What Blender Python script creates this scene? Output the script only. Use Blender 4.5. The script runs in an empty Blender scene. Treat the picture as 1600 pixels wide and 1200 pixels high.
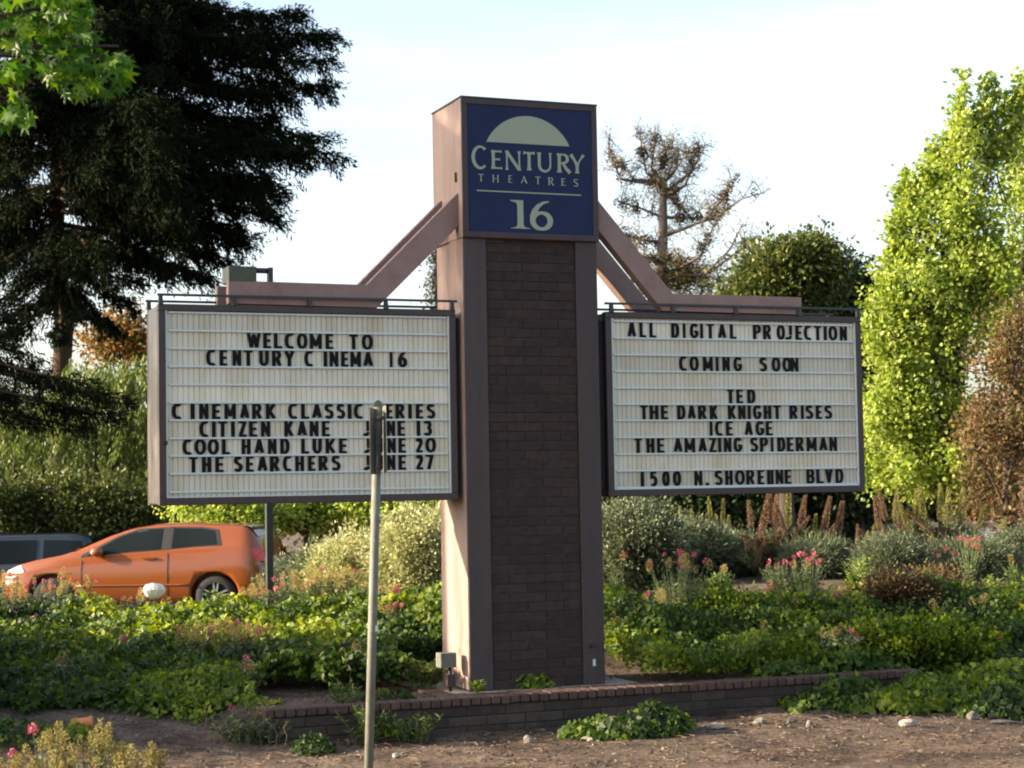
import bpy, math, random
import numpy as np
from mathutils import Vector, Matrix
random.seed(7); RNG = np.random.default_rng(7)
S = bpy.context.scene
COL = S.collection
PI = math.pi
# ------------------------------------------------------------------ camera
F_PX = 2848.9; YAW = 0.3782; PITCH = 0.0578; ROLL = 0.0176
CAM = np.array([-6.4212, -17.4458, 2.0154])
fw = np.array([math.sin(YAW)*math.cos(PITCH), math.cos(YAW)*math.cos(PITCH), math.sin(PITCH)])
r0 = np.cross(fw, [0, 0, 1]); r0 /= np.linalg.norm(r0); u0 = np.cross(r0, fw)
RT = r0*math.cos(ROLL)-u0*math.sin(ROLL); UP = u0*math.cos(ROLL)+r0*math.sin(ROLL)
FH = np.array([math.sin(YAW), math.cos(YAW)]); RH = np.array([math.cos(YAW), -math.sin(YAW)])
cd = bpy.data.cameras.new('camera'); co = bpy.data.objects.new('camera', cd); COL.objects.link(co)
co.matrix_world = Matrix(((RT[0], UP[0], -fw[0], CAM[0]), (RT[1], UP[1], -fw[1], CAM[1]), (RT[2], UP[2], -fw[2], CAM[2]), (0, 0, 0, 1)))
cd.sensor_width = 36; cd.lens = F_PX/1600*36; cd.clip_start = .1; cd.clip_end = 3000
cd.dof.use_dof = True; cd.dof.focus_distance = 19.0; cd.dof.aperture_fstop = 3.6
S.camera = co
S.render.resolution_x = 1024; S.render.resolution_y = 768
# ------------------------------------------------------------------ light
SUN_EL = math.radians(19); SUN_AL = math.radians(17)
sd = Vector((-math.cos(SUN_AL)*math.cos(SUN_EL), math.sin(SUN_AL)*math.cos(SUN_EL), math.sin(SUN_EL)))
W = bpy.data.worlds.new('World'); S.world = W; W.use_nodes = True
nt = W.node_tree; nt.nodes.clear()
sk = nt.nodes.new('ShaderNodeTexSky'); sk.sky_type = 'NISHITA'; sk.sun_disc = False
sk.sun_elevation = SUN_EL; sk.sun_rotation = math.atan2(sd.x, sd.y); sk.dust_density = 3.0; sk.air_density = 1.0; sk.ozone_density = 1.0
bg = nt.nodes.new('ShaderNodeBackground'); bg.inputs[1].default_value = .12
wo = nt.nodes.new('ShaderNodeOutputWorld')
tcw = nt.nodes.new('ShaderNodeTexCoord'); mpw = nt.nodes.new('ShaderNodeMapping'); mpw.inputs['Scale'].default_value = (1, 1, 4.5); nt.links.new(tcw.outputs['Generated'], mpw.inputs[0])
nzw = nt.nodes.new('ShaderNodeTexNoise'); nzw.inputs['Scale'].default_value = 1.6; nzw.inputs['Detail'].default_value = 5; nzw.inputs['Roughness'].default_value = .55; nt.links.new(mpw.outputs[0], nzw.inputs['Vector'])
mrw = nt.nodes.new('ShaderNodeMapRange'); mrw.inputs[1].default_value = .35; mrw.inputs[2].default_value = .7; mrw.inputs[3].default_value = .0; mrw.inputs[4].default_value = .5; nt.links.new(nzw.outputs[0], mrw.inputs[0])
hzw = nt.nodes.new('ShaderNodeHueSaturation'); hzw.inputs['Saturation'].default_value = .25; hzw.inputs['Value'].default_value = 1.35; nt.links.new(sk.outputs[0], hzw.inputs['Color'])
mxw = nt.nodes.new('ShaderNodeMix'); mxw.data_type = 'RGBA'; nt.links.new(mrw.outputs[0], mxw.inputs[0]); nt.links.new(sk.outputs[0], mxw.inputs[6]); nt.links.new(hzw.outputs[0], mxw.inputs[7])
nt.links.new(mxw.outputs[2], bg.inputs[0]); nt.links.new(bg.outputs[0], wo.inputs[0])
sl = bpy.data.lights.new('sun', 'SUN'); sl.energy = 5.0; sl.angle = math.radians(.6); sl.color = (1, .83, .6)
so = bpy.data.objects.new('sun', sl); COL.objects.link(so); so.rotation_euler = sd.to_track_quat('Z', 'Y').to_euler()
so.location = (-20, 5, 20)
S.view_settings.view_transform = 'Standard'; S.view_settings.look = 'None'; S.view_settings.gamma = 1
S.view_settings.use_curve_mapping = False; S.view_settings.exposure = 1.75
try: S.cycles.filter_width = 2.0
except Exception: pass

# ------------------------------------------------------------------ helpers
def ray(px, py):
    return fw + RT*((px-800)/F_PX) - UP*((py-600)/F_PX)
def U(px, py, dep):
    return CAM + ray(px, py)*dep
def on_y(px, py, y):
    d = ray(px, py); return CAM + d*((y-CAM[1])/d[1])
def ss(t):
    t = np.clip(t, 0, 1); return t*t*(3-2*t)
def vnoise(x, y, s, seed=0):
    x = np.asarray(x)*s; y = np.asarray(y)*s
    xi = np.floor(x).astype(int); yi = np.floor(y).astype(int); xf = x-xi; yf = y-yi
    def h(a, b):
        v = np.sin(a*127.1+b*311.7+seed*74.7)*43758.5453; return v-np.floor(v)
    u = xf*xf*(3-2*xf); v = yf*yf*(3-2*yf)
    return (h(xi, yi)*(1-u)+h(xi+1, yi)*u)*(1-v)+(h(xi, yi+1)*(1-u)+h(xi+1, yi+1)*u)*v
WALL_X0, WALL_X1 = -2.3, 4.93
def terrain(x, y):
    x = np.asarray(x, float); y = np.asarray(y, float)
    dep = (x-CAM[0])*FH[0]+(y-CAM[1])*FH[1]; lat = (x-CAM[0])*RH[0]+(y-CAM[1])*RH[1]
    px = 800+F_PX*lat/np.maximum(dep, 3)
    front = -.31+.5*ss((13-dep)/8)+.08*(vnoise(x, y, .9, 1)-.5)+.035*(vnoise(x, y, 3.2, 2)-.5)+.015*(vnoise(x, y, 8, 12)-.5)
    rise = (.66-.42*(1-ss((px-600)/150)))*ss((dep-19.4)/5.2)+.10*ss((px-900)/400)*ss((dep-21)/5)
    rise = rise+.07*(vnoise(x, y, .8, 3)-.5)*ss((dep-20)/3)
    lm = 1-ss((px-470)/110)
    drop = lm*(.19*ss((dep-24.8)/1.6)+.42*ss((dep-29.5)/6))
    back = -.035+rise-drop-.3*ss((dep-34)/12)*ss((px-430)/200)
    inw = ss((x-(WALL_X0-.5))/.5)*ss((WALL_X1+.02-x)/.04)
    wst = ss((y+.55)/.06); wsm = ss((y+1.1)/2.4)
    w = wst*inw+wsm*(1-inw)
    return front*(1-w)+back*w
def GP(px, py, lo=12.5, hi=60):
    d = ray(px, py); t = lo
    while t < hi:
        p = CAM+d*t
        if p[2] < terrain(p[0], p[1]): break
        t += .03
    p = CAM+d*t; p[2] = float(terrain(p[0], p[1])); return p
def G(px, dep):
    p = U(px, 770, dep); p[2] = float(terrain(p[0], p[1])); return p

def tag(o, label=None, cat=None, group=None, kind=None):
    if label: o['label'] = label
    if cat: o['category'] = cat
    if group: o['group'] = group
    if kind: o['kind'] = kind
    return o
class Thing:
    def __init__(s, name, loc, label, cat, group=None):
        s.o = bpy.data.objects.new(name, None); COL.objects.link(s.o); s.o.location = loc
        s.o.empty_display_size = .2; s.loc = np.array(loc, float); tag(s.o, label, cat, group)
def link(o, parent=None):
    COL.objects.link(o)
    if parent is not None: o.parent = parent
    return o
class MB:
    def __init__(s): s.v = []; s.f = []; s.sm = []
    def add(s, vs, fs, smooth=False):
        n = len(s.v); s.v += [tuple(map(float, a)) for a in vs]; s.f += [tuple(i+n for i in f) for f in fs]; s.sm += [smooth]*len(fs); return s
    def box(s, a, b, M=None):
        x0, y0, z0 = a; x1, y1, z1 = b
        vs = [(x0, y0, z0), (x1, y0, z0), (x1, y1, z0), (x0, y1, z0), (x0, y0, z1), (x1, y0, z1), (x1, y1, z1), (x0, y1, z1)]
        if M is not None: vs = [tuple(M @ Vector(v)) for v in vs]
        return s.add(vs, [(0, 3, 2, 1), (4, 5, 6, 7), (0, 1, 5, 4), (1, 2, 6, 5), (2, 3, 7, 6), (3, 0, 4, 7)])
    def prism(s, poly, y0, y1):
        n = len(poly)
        vs = [(p[0], y0, p[1]) for p in poly]+[(p[0], y1, p[1]) for p in poly]
        fs = [tuple(range(n)), tuple(range(2*n-1, n-1, -1))]+[(i, i+n, (i+1) % n+n, (i+1) % n) for i in range(n)]
        return s.add(vs, fs)
    def tube(s, pts, rads, n=8, cap=True, smooth=True):
        pts = [Vector(p) for p in pts]; vs = []; fs = []
        for i, p in enumerate(pts):
            t = (pts[min(i+1, len(pts)-1)]-pts[max(i-1, 0)]).normalized()
            a = t.cross(Vector((.13, .31, .94))); 
            if a.length < .05: a = t.cross(Vector((1, 0, 0)))
            a.normalize(); b = t.cross(a); r = rads[i] if hasattr(rads, '__len__') else rads
            for k in range(n):
                w = 2*PI*k/n; vs.append(p+(a*math.cos(w)+b*math.sin(w))*r)
        for i in range(len(pts)-1):
            for k in range(n):
                fs.append((i*n+k, i*n+(k+1) % n, (i+1)*n+(k+1) % n, (i+1)*n+k))
        s.add(vs, fs, smooth)
        if cap:
            m = len(s.v)-len(vs); s.f.append(tuple(m+k for k in range(n-1, -1, -1))); s.f.append(tuple(m+(len(pts)-1)*n+k for k in range(n))); s.sm += [False]*2
        return s
    def build(s, name, mat, parent=None, org=(0, 0, 0), bevel=0, kind=None, label=None):
        me = bpy.data.meshes.new(name); o_ = np.array(org, float)
        v = [(a[0]-o_[0], a[1]-o_[1], a[2]-o_[2]) for a in s.v]
        me.from_pydata(v, [], s.f); me.polygons.foreach_set('use_smooth', s.sm); me.materials.append(mat); me.update()
        o = bpy.data.objects.new(name, me); link(o, parent)
        if parent is None: o.location = org
        if bevel:
            m = o.modifiers.new('bevel', 'BEVEL'); m.width = bevel; m.segments = 2; m.limit_method = 'ANGLE'
        if kind: o['kind'] = kind
        if label: o['label'] = label
        return o
def part(th, name, mb, mat, **k): return mb.build(name, mat, th.o, th.loc, **k)

def nodes(name):
    m = bpy.data.materials.new(name); m.use_nodes = True; n = m.node_tree; b = n.nodes['Principled BSDF']; return m, n, b
def mk(name, c, rough=.6, c2=None, ns=6, bump=.0, bs=40, metal=0, spec=.4, detail=6, stretch=None, lo=.35, hi=.65, c3=None, coat=0, var=.18):
    m, n, b = nodes(name); L = n.links.new
    b.inputs['Roughness'].default_value = rough; b.inputs['Metallic'].default_value = metal; b.inputs['Specular IOR Level'].default_value = spec
    b.inputs['Coat Weight'].default_value = coat
    tc = n.nodes.new('ShaderNodeNewGeometry'); src = tc.outputs['Position']
    if stretch:
        mp = n.nodes.new('ShaderNodeMapping'); mp.inputs['Scale'].default_value = stretch; L(src, mp.inputs[0]); src = mp.outputs[0]
    if c2 is not None:
        nz = n.nodes.new('ShaderNodeTexNoise'); nz.inputs['Scale'].default_value = ns; nz.inputs['Detail'].default_value = detail; nz.inputs['Roughness'].default_value = .65; L(src, nz.inputs['Vector'])
        rp = n.nodes.new('ShaderNodeValToRGB'); rp.color_ramp.elements[0].position = lo; rp.color_ramp.elements[1].position = hi
        rp.color_ramp.elements[0].color = (*c, 1); rp.color_ramp.elements[1].color = (*c2, 1)
        if c3 is not None:
            e = rp.color_ramp.elements.new((lo+hi)/2); e.color = (*c3, 1)
        L(nz.outputs[0], rp.inputs[0])
        oi = n.nodes.new('ShaderNodeObjectInfo'); mr = n.nodes.new('ShaderNodeMapRange'); mr.inputs[3].default_value = 1-var; mr.inputs[4].default_value = 1+var; L(oi.outputs['Random'], mr.inputs[0])
        hs = n.nodes.new('ShaderNodeHueSaturation'); L(rp.outputs[0], hs.inputs['Color']); L(mr.outputs[0], hs.inputs['Value'])
        L(hs.outputs[0], b.inputs['Base Color'])
    else: b.inputs['Base Color'].default_value = (*c, 1)
    if bump:
        n2 = n.nodes.new('ShaderNodeTexNoise'); n2.inputs['Scale'].default_value = bs; n2.inputs['Detail'].default_value = 5; L(src, n2.inputs['Vector'])
        bp = n.nodes.new('ShaderNodeBump'); bp.inputs['Strength'].default_value = bump; bp.inputs['Distance'].default_value = .02; L(n2.outputs[0], bp.inputs['Height']); L(bp.outputs[0], b.inputs['Normal'])
    return m
def leafmat(name, cols, trans=.35, rough=.5, spec=.25):
    m, n, b = nodes(name); L = n.links.new
    at = n.nodes.new('ShaderNodeAttribute'); at.attribute_name = 'v'
    rp = n.nodes.new('ShaderNodeValToRGB'); el = rp.color_ramp.elements
    while len(el) < len(cols): el.new(.5)
    for i, c in enumerate(cols): el[i].position = i/(len(cols)-1); 
    for i, c in enumerate(cols): el[i].color = (*c, 1)
    L(at.outputs['Fac'], rp.inputs[0]); L(rp.outputs[0], b.inputs['Base Color'])
    b.inputs['Roughness'].default_value = rough; b.inputs['Specular IOR Level'].default_value = spec
    tr = n.nodes.new('ShaderNodeBsdfTranslucent'); hs = n.nodes.new('ShaderNodeHueSaturation'); hs.inputs['Hue'].default_value = .49; hs.inputs['Saturation'].default_value = 1.1; hs.inputs['Value'].default_value = 1.5
    L(rp.outputs[0], hs.inputs['Color']); L(hs.outputs[0], tr.inputs[0])
    mx = n.nodes.new('ShaderNodeMixShader'); mx.inputs[0].default_value = trans; L(b.outputs[0], mx.inputs[1]); L(tr.outputs[0], mx.inputs[2])
    L(mx.outputs[0], n.nodes['Material Output'].inputs[0]); return m

def nrm(a): return a/np.maximum(np.linalg.norm(a, axis=-1, keepdims=True), 1e-6)
def rdir(n): return nrm(RNG.normal(size=(n, 3)))
KITE = np.array([(0, 0, 0), (.45, .5, .12), (1, 0, 0), (.45, -.5, .12)])
ROUND = np.array([(0, 0, 0), (.25, .45, .1), (.7, .4, .08), (1, 0, -.05), (.7, -.4, .08), (.25, -.45, .1)])
IVY = np.array([(0, 0, 0), (-.1, .42, .05), (.3, .52, .08), (.62, .3, .02), (1, 0, -.08), (.62, -.3, .02), (.3, -.52, .08), (-.1, -.42, .05)])
STRIP = np.array([(0, .5, 0), (1, .5, 0), (1, -.5, 0), (0, -.5, 0)])
def leafmesh(P, D, N, L, Wd, v, shape=KITE, org=(0, 0, 0), name='leaves', mat=None):
    n = len(P); k = len(shape)
    D = nrm(D); Sd = nrm(np.cross(N, D)); Nn = np.cross(D, Sd)
    L = np.broadcast_to(np.asarray(L, float), (n,)); Wd = np.broadcast_to(np.asarray(Wd, float), (n,))
    V = (P-np.array(org))[:, None, :]+shape[None, :, 0, None]*(D*L[:, None])[:, None, :]+shape[None, :, 1, None]*(Sd*Wd[:, None])[:, None, :]+shape[None, :, 2, None]*(Nn*Wd[:, None])[:, None, :]
    me = bpy.data.meshes.new(name); me.vertices.add(n*k); me.vertices.foreach_set('co', V.reshape(-1).astype(np.float32))
    me.loops.add(n*k); me.loops.foreach_set('vertex_index', np.arange(n*k, dtype=np.int32))
    me.polygons.add(n); me.polygons.foreach_set('loop_start', np.arange(n, dtype=np.int32)*k)
    me.update(calc_edges=True)
    a = me.attributes.new('v', 'FLOAT', 'FACE'); a.data.foreach_set('value', np.clip(np.broadcast_to(np.asarray(v, float), (n,)), 0, 1).astype(np.float32))
    if mat: me.materials.append(mat)
    return me
def leafobj(name, parent, org, *a, kind=None, **k):
    o = bpy.data.objects.new(name, leafmesh(*a, org=org, name=name, **k)); link(o, parent)
    if parent is None: o.location = org
    if kind: o['kind'] = kind
    return o
def clumps(blobs, per, crad, dens=1.0, shell=.55, flat=1.0):
    """leaf positions: clusters spread through ellipsoids; returns P, outward dir, v"""
    Ps = []; Os = []; Vs = []
    for (c, r, n) in blobs:
        c = np.array(c); r = np.array(r if hasattr(r, '__len__') else (r, r, r)); n = max(1, int(n*dens))
        d = rdir(n); rr = (shell+(1-shell)*RNG.random(n)**.6)*RNG.uniform(.6, 1.3, n)
        cc = c+d*r*rr[:, None]
        cv = RNG.normal(0, .14, n)
        cr = crad*RNG.uniform(.5, 1.35, n)
        idx = np.repeat(np.arange(n), per)
        off = RNG.normal(size=(len(idx), 3))*.5*cr[idx][:, None]; off[:, 2] *= flat
        P = cc[idx]+off
        Ps.append(P); Os.append(nrm(nrm(off)*.8+d[idx]*.9+np.array([0, 0, .15]))); Vs.append(cv[idx]+RNG.normal(0, .14, len(idx))+.5)
    return np.concatenate(Ps), np.concatenate(Os), np.concatenate(Vs)
def limbs(mb, base, tops, r, seg=5, sway=.15):
    for t in tops:
        a = np.array(base); b = np.array(t); pts = []; L = np.linalg.norm(b-a)
        for i in range(seg+1):
            s_ = i/seg; p = a+(b-a)*s_; p[2] += L*.08*math.sin(PI*s_); p = p+RNG.normal(0, sway*.06*L, 3)*math.sin(PI*s_); pts.append(p)
        mb.tube(pts, [r*(1-.8*i/seg) for i in range(seg+1)], 6)
def tree(name, base, top, tr, blobs, label, cat, lm, bark, per=60, crad=.5, L=.1, Wd=.07, dens=1, shell=.5, shape=KITE, droop=0, group=None, jit=1.0, split=9, sprig=3, thin=0):
    T = Thing(name, base, label, cat, group)
    mb = MB(); base = np.array(base, float); top = np.array(top, float)
    pts = [base+(top-base)*i/8+RNG.normal(0, tr*.25, 3)*(0 < i) for i in range(9)]
    pts[0][2] -= .15
    mb.tube(pts, [tr*(1.25 if i == 0 else 1-.8*i/8) for i in range(9)], 9)
    for (c, r, n) in blobs:
        c = np.array(c); k = int(np.clip((c[2]-base[2])/(top[2]-base[2]+1e-6)*8-1.5, 1, 7)); limbs(mb, pts[k], [c], tr*.38)
        rr = np.array(r if hasattr(r, '__len__') else (r, r, r))
        limbs(mb, c-(c-pts[k])*.25, [c+rdir(1)[0]*rr*.75 for _ in range(4)], tr*.16)
    if sprig:
        for (c, r, n_) in blobs:
            r = np.array(r if hasattr(r, '__len__') else (r, r, r))
            for q in range(sprig):
                a_ = np.array(c)+rdir(1)[0]*r*.6; mb.tube([a_, a_+rdir(1)[0]*r*.5+np.array([0, 0, .15]), a_+rdir(1)[0]*r*.9+np.array([0, 0, .3])], [.016, .011, .005], 4)
    part(T, 'trunk', mb, bark)
    if split:
        nb = []
        for (c, r, n_) in blobs:
            r = np.array(r if hasattr(r, '__len__') else (r, r, r)); nb.append((np.array(c), r*.55, max(1, n_*.22)))
            for q in range(split): nb.append((np.array(c)+rdir(1)[0]*r*RNG.uniform(.45, 1.25), r*RNG.uniform(.14, .36)*np.array([.8, .8, 1.5]), max(1, n_*.9/split)))
        blobs = nb
    if thin: blobs = [(c, r, n_*(thin if np.array(c)[2] > 6.0 else 1)) for (c, r, n_) in blobs]
    P, O, V = clumps(blobs, per, crad, dens, shell)
    n = len(P); D = nrm(O+RNG.normal(0, .5*jit, (n, 3))+np.array([0, 0, -droop])); N = nrm(RNG.normal(size=(n, 3))*.7+np.array([-.3, 0, .7]))
    leafobj('crown', T.o, T.loc, P, D, N, L*RNG.uniform(.6, 1.25, n), Wd*RNG.uniform(.7, 1.2, n), V, shape=shape, mat=lm)
    return T
def copy_tree(o, parent=None):
    c = o.copy(); COL.objects.link(c); c.parent = parent
    for ch in o.children: copy_tree(ch, c)
    return c

# ------------------------------------------------------------------ materials
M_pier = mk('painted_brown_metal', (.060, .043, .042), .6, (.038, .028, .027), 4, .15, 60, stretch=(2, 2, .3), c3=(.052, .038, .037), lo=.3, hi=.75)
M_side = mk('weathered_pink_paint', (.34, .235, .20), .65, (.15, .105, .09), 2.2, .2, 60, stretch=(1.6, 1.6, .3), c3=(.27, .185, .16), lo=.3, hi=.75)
M_beam = mk('faded_pink_beam_paint', (.26, .172, .15), .6, (.13, .085, .072), 3.5, .15, 50, c3=(.225, .145, .125), lo=.3, hi=.8)
M_beamu = mk('beam_underside', (.30, .16, .11), .6, (.22, .11, .08), 4)
M_brick = mk('dark_brown_brick', (.024, .016, .014), .85, (.044, .027, .023), 14, .5, 90, var=.22)
M_mortar = mk('brick_mortar', (.062, .045, .036), .9, (.022, .017, .014), 10, .4, 80)
M_frame = mk('brown_sign_frame', (.042, .029, .028), .5, (.056, .039, .037), 3)
M_sidepanel = mk('worn_silver_side', (.17, .15, .14), .38, (.07, .065, .06), 3, .35, 14, metal=.3, stretch=(1, 1, .5))
M_dark = mk('dark_recess', (.02, .018, .018), .7)
M_rail = mk('black_rail_metal', (.025, .03, .032), .45)
M_blue = mk('blue_sign_face', (.006, .012, .050), .5, (.008, .015, .058), 5, spec=.2)
M_cream = mk('cream_vinyl', (.27, .31, .23), .5)
M_face = mk('ivory_plastic_face', (.50, .445, .31), .5, (.63, .61, .53), 2.2, detail=6, stretch=(1.8, 1, .5), c3=(.58, .55, .445), lo=.3, hi=.7)
M_track = mk('white_letter_track', (.52, .58, .59), .35)
M_letter = mk('black_letter_plastic', (.006, .006, .007), .6, spec=.12)
M_steel = mk('galvanised_steel', (.105, .105, .085), .65, (.15, .15, .125), 12, .1, 50, metal=0, spec=.25)
M_signback = mk('bare_aluminium_sign_back', (.20, .19, .16), .5, (.25, .235, .19), 5, metal=.3)
M_green = mk('olive_box_paint', (.07, .085, .05), .5, (.05, .06, .038), 8)
M_capbrick = mk('red_brown_cap_brick', (.060, .033, .026), .85, (.10, .058, .044), 12, .5, 80, var=.2)
M_block = mk('grey_brown_wall_brick', (.036, .027, .021), .9, (.062, .047, .036), 10, .6, 70, var=.35)
M_conc = mk('worn_concrete', (.22, .19, .16), .9, (.30, .26, .22), 8, .4, 60)
M_rock = mk('pale_rock', (.10, .085, .07), .9, (.24, .215, .185), 9, .8, 40)
M_bark = mk('grey_brown_bark', (.035, .026, .02), .9, (.07, .05, .038), 9, .8, 30, stretch=(1, 1, .25))
M_rbark = mk('redwood_bark', (.04, .021, .014), .9, (.08, .042, .026), 9, .8, 20, stretch=(1, 1, .15))
M_terra = mk('terracotta', (.45, .17, .07), .8)
M_asph = mk('asphalt', (.045, .045, .047), .9, (.06, .06, .06), 30, .3, 100)

def ground_mat():
    m, n, b = nodes('mulch_and_dirt'); L = n.links.new
    g = n.nodes.new('ShaderNodeNewGeometry')
    def nz(s, d=8, r=.7):
        q = n.nodes.new('ShaderNodeTexNoise'); q.inputs['Scale'].default_value = s; q.inputs['Detail'].default_value = d; q.inputs['Roughness'].default_value = r; L(g.outputs['Position'], q.inputs['Vector']); return q
    a = nz(1.3); rp = n.nodes.new('ShaderNodeValToRGB'); e = rp.color_ramp.elements; e[0].position = .36; e[1].position = .62
    e[0].color = (.055, .041, .033, 1); e[1].color = (.185, .148, .118, 1); L(a.outputs[0], rp.inputs[0])
    c = nz(22); rp2 = n.nodes.new('ShaderNodeValToRGB'); e = rp2.color_ramp.elements; e[0].position = .35; e[1].position = .7; e[0].color = (.45, .42, .4, 1); e[1].color = (1.5, 1.4, 1.3, 1); L(c.outputs[0], rp2.inputs[0])
    mx = n.nodes.new('ShaderNodeMix'); mx.data_type = 'RGBA'; mx.blend_type = 'MULTIPLY'; mx.inputs[0].default_value = 1; L(rp.outputs[0], mx.inputs[6]); L(rp2.outputs[0], mx.inputs[7])
    L(mx.outputs[2], b.inputs['Base Color']); b.inputs['Roughness'].default_value = .95; b.inputs['Specular IOR Level'].default_value = .15
    h = nz(38); bp = n.nodes.new('ShaderNodeBump'); bp.inputs['Strength'].default_value = .9; bp.inputs['Distance'].default_value = .04; L(h.outputs[0], bp.inputs['Height']); L(bp.outputs[0], b.inputs['Normal'])
    return m
M_ground = ground_mat()

LM_red = leafmat('redwood_needles', [(.004, .007, .004), (.009, .014, .006), (.018, .026, .009)], .06, .8, .03)
LM_ivy = leafmat('ivy_leaves', [(.010, .022, .005), (.032, .068, .008), (.10, .15, .012), (.28, .32, .03)], .40, .5)
LM_lime = leafmat('lime_leaves', [(.07, .12, .02), (.16, .23, .035), (.29, .36, .07), (.44, .48, .17)], .42, .45)
LM_oak = leafmat('dark_green_leaves', [(.018, .032, .010), (.045, .065, .016), (.10, .12, .028), (.21, .21, .055)], .25, .45)
LM_pepper = leafmat('pepper_leaves', [(.022, .040, .010), (.055, .085, .018), (.11, .15, .035), (.25, .29, .08)], .35, .5)
LM_brown = leafmat('brown_dry_leaves', [(.04, .04, .015), (.09, .065, .03), (.17, .10, .045), (.11, .14, .03)], .3, .6)
LM_orange = leafmat('orange_leaves', [(.08, .10, .03), (.15, .14, .04), (.26, .13, .035), (.34, .15, .035)], .3, .5)
LM_silver = leafmat('silver_leaves', [(.025, .040, .022), (.065, .085, .045), (.13, .155, .085), (.24, .26, .14)], .2, .55)
LM_vari = leafmat('variegated_leaves', [(.10, .13, .05), (.26, .28, .12), (.46, .45, .22), (.58, .55, .32)], .25, .5)
LM_gum = leafmat('sweetgum_leaves', [(.012, .045, .004), (.024, .078, .005), (.045, .12, .008), (.14, .24, .01)], .45, .4)
LM_pink = leafmat('pink_petals', [(.26, .035, .07), (.38, .07, .12), (.48, .16, .20)], .3, .5)
LM_tan = leafmat('tan_seed_heads', [(.14, .13, .035), (.25, .22, .06), (.36, .29, .11), (.36, .20, .14)], .35, .6)
LM_gold = leafmat('golden_plumes', [(.11, .11, .035), (.20, .18, .06), (.33, .26, .11)], .4, .6)
LM_stem = leafmat('plant_stems', [(.06, .10, .03), (.12, .17, .05), (.20, .26, .08)], .3, .5)
LM_spikeb = leafmat('brown_spike_florets', [(.11, .065, .04), (.20, .125, .075), (.30, .21, .12)], .2, .7)
LM_spikeg = leafmat('green_spike_florets', [(.11, .12, .03), (.22, .22, .06), (.34, .31, .10)], .2, .7)
LM_litter = leafmat('leaf_litter', [(.03, .018, .012), (.10, .06, .04), (.22, .15, .10), (.34, .28, .21)], 0, .8)
LM_pine = leafmat('dry_pine_tufts', [(.06, .055, .035), (.13, .10, .04), (.34, .24, .05)], .25, .6)

# ------------------------------------------------------------------ ground
def build_ground():
    def axis(a, b, st, far0, far1):
        c = list(np.arange(a, b+1e-6, st)); s_ = st; v = c[0]; lo = []
        while v > far0: s_ *= 1.16; v -= s_; lo.append(v)
        s_ = st; v = c[-1]; hi = []
        while v < far1: s_ *= 1.16; v += s_; hi.append(v)
        return lo[::-1]+c+hi
    xs = np.array(axis(-13, 17, .12, -900, 900)); ys = np.array(sorted(axis(-5, 10, .12, -700, 1500)+[-.553, -.49]))
    X, Y = np.meshgrid(xs, ys); Z = terrain(X, Y); nx = len(xs); ny = len(ys)
    dep = (X-CAM[0])*FH[0]+(Y-CAM[1])*FH[1]
    V = np.stack([X, Y, Z], -1).reshape(-1, 3); i = (np.arange(ny-1)[:, None]*nx+np.arange(nx-1)[None, :]).reshape(-1)
    Fq = np.stack([i, i+1, i+nx+1, i+nx], -1)
    me = bpy.data.meshes.new('ground'); me.vertices.add(len(V)); me.vertices.foreach_set('co', V.reshape(-1).astype(np.float32))
    me.loops.add(Fq.size); me.loops.foreach_set('vertex_index', Fq.reshape(-1).astype(np.int32)); me.polygons.add(len(Fq)); me.polygons.foreach_set('loop_start', np.arange(len(Fq), dtype=np.int32)*4)
    me.polygons.foreach_set('use_smooth', np.ones(len(Fq), bool)); me.update(calc_edges=True); me.materials.append(M_ground)
    o = bpy.data.objects.new('ground', me); link(o); o['kind'] = 'structure'
build_ground()

# ------------------------------------------------------------------ sign tower
TW, TD, TH = 1.5, .866, 6.049; ZP = 4.607
T = Thing('sign_tower', (0, 0, 0), 'tall brown brick tower carrying a square blue theatre sign on top', 'sign tower')
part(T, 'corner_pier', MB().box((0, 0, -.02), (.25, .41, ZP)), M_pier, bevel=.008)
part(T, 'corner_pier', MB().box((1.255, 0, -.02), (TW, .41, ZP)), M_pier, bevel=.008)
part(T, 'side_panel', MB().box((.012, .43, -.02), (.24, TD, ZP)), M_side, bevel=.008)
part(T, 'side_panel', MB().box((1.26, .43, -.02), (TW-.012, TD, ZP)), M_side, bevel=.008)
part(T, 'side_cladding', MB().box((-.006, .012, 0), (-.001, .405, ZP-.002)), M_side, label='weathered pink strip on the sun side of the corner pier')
part(T, 'mortar_core', MB().box((.252, .026, -.02), (1.253, TD-.01, ZP)), M_mortar)
bl = {}
CH = .0975
nc = int((ZP+.02)/CH)+1
for c in range(nc):
    z0 = -.02+c*CH; z1 = min(z0+CH-.009, ZP-.004)
    if z1-z0 < .03: continue
    cuts = [0, .2, .6, 1.0] if c % 2 else [0, .4, .8, 1.0]
    for i in range(3):
        a, b = cuts[i], cuts[i+1]; key = (round(b-a, 2), round(z1-z0, 3))
        if key not in bl:
            o = MB().box((0, 0, 0), (b-a-.008, .05, z1-z0)).build('brick', M_brick, T.o, bevel=.004); bl[key] = o.data
        else:
            o = bpy.data.objects.new('brick', bl[key]); link(o, T.o); m = o.modifiers.new('bevel', 'BEVEL'); m.width = .004
        o.location = (.2545+a, .018+random.uniform(-.0025, .0035), z0)
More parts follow.
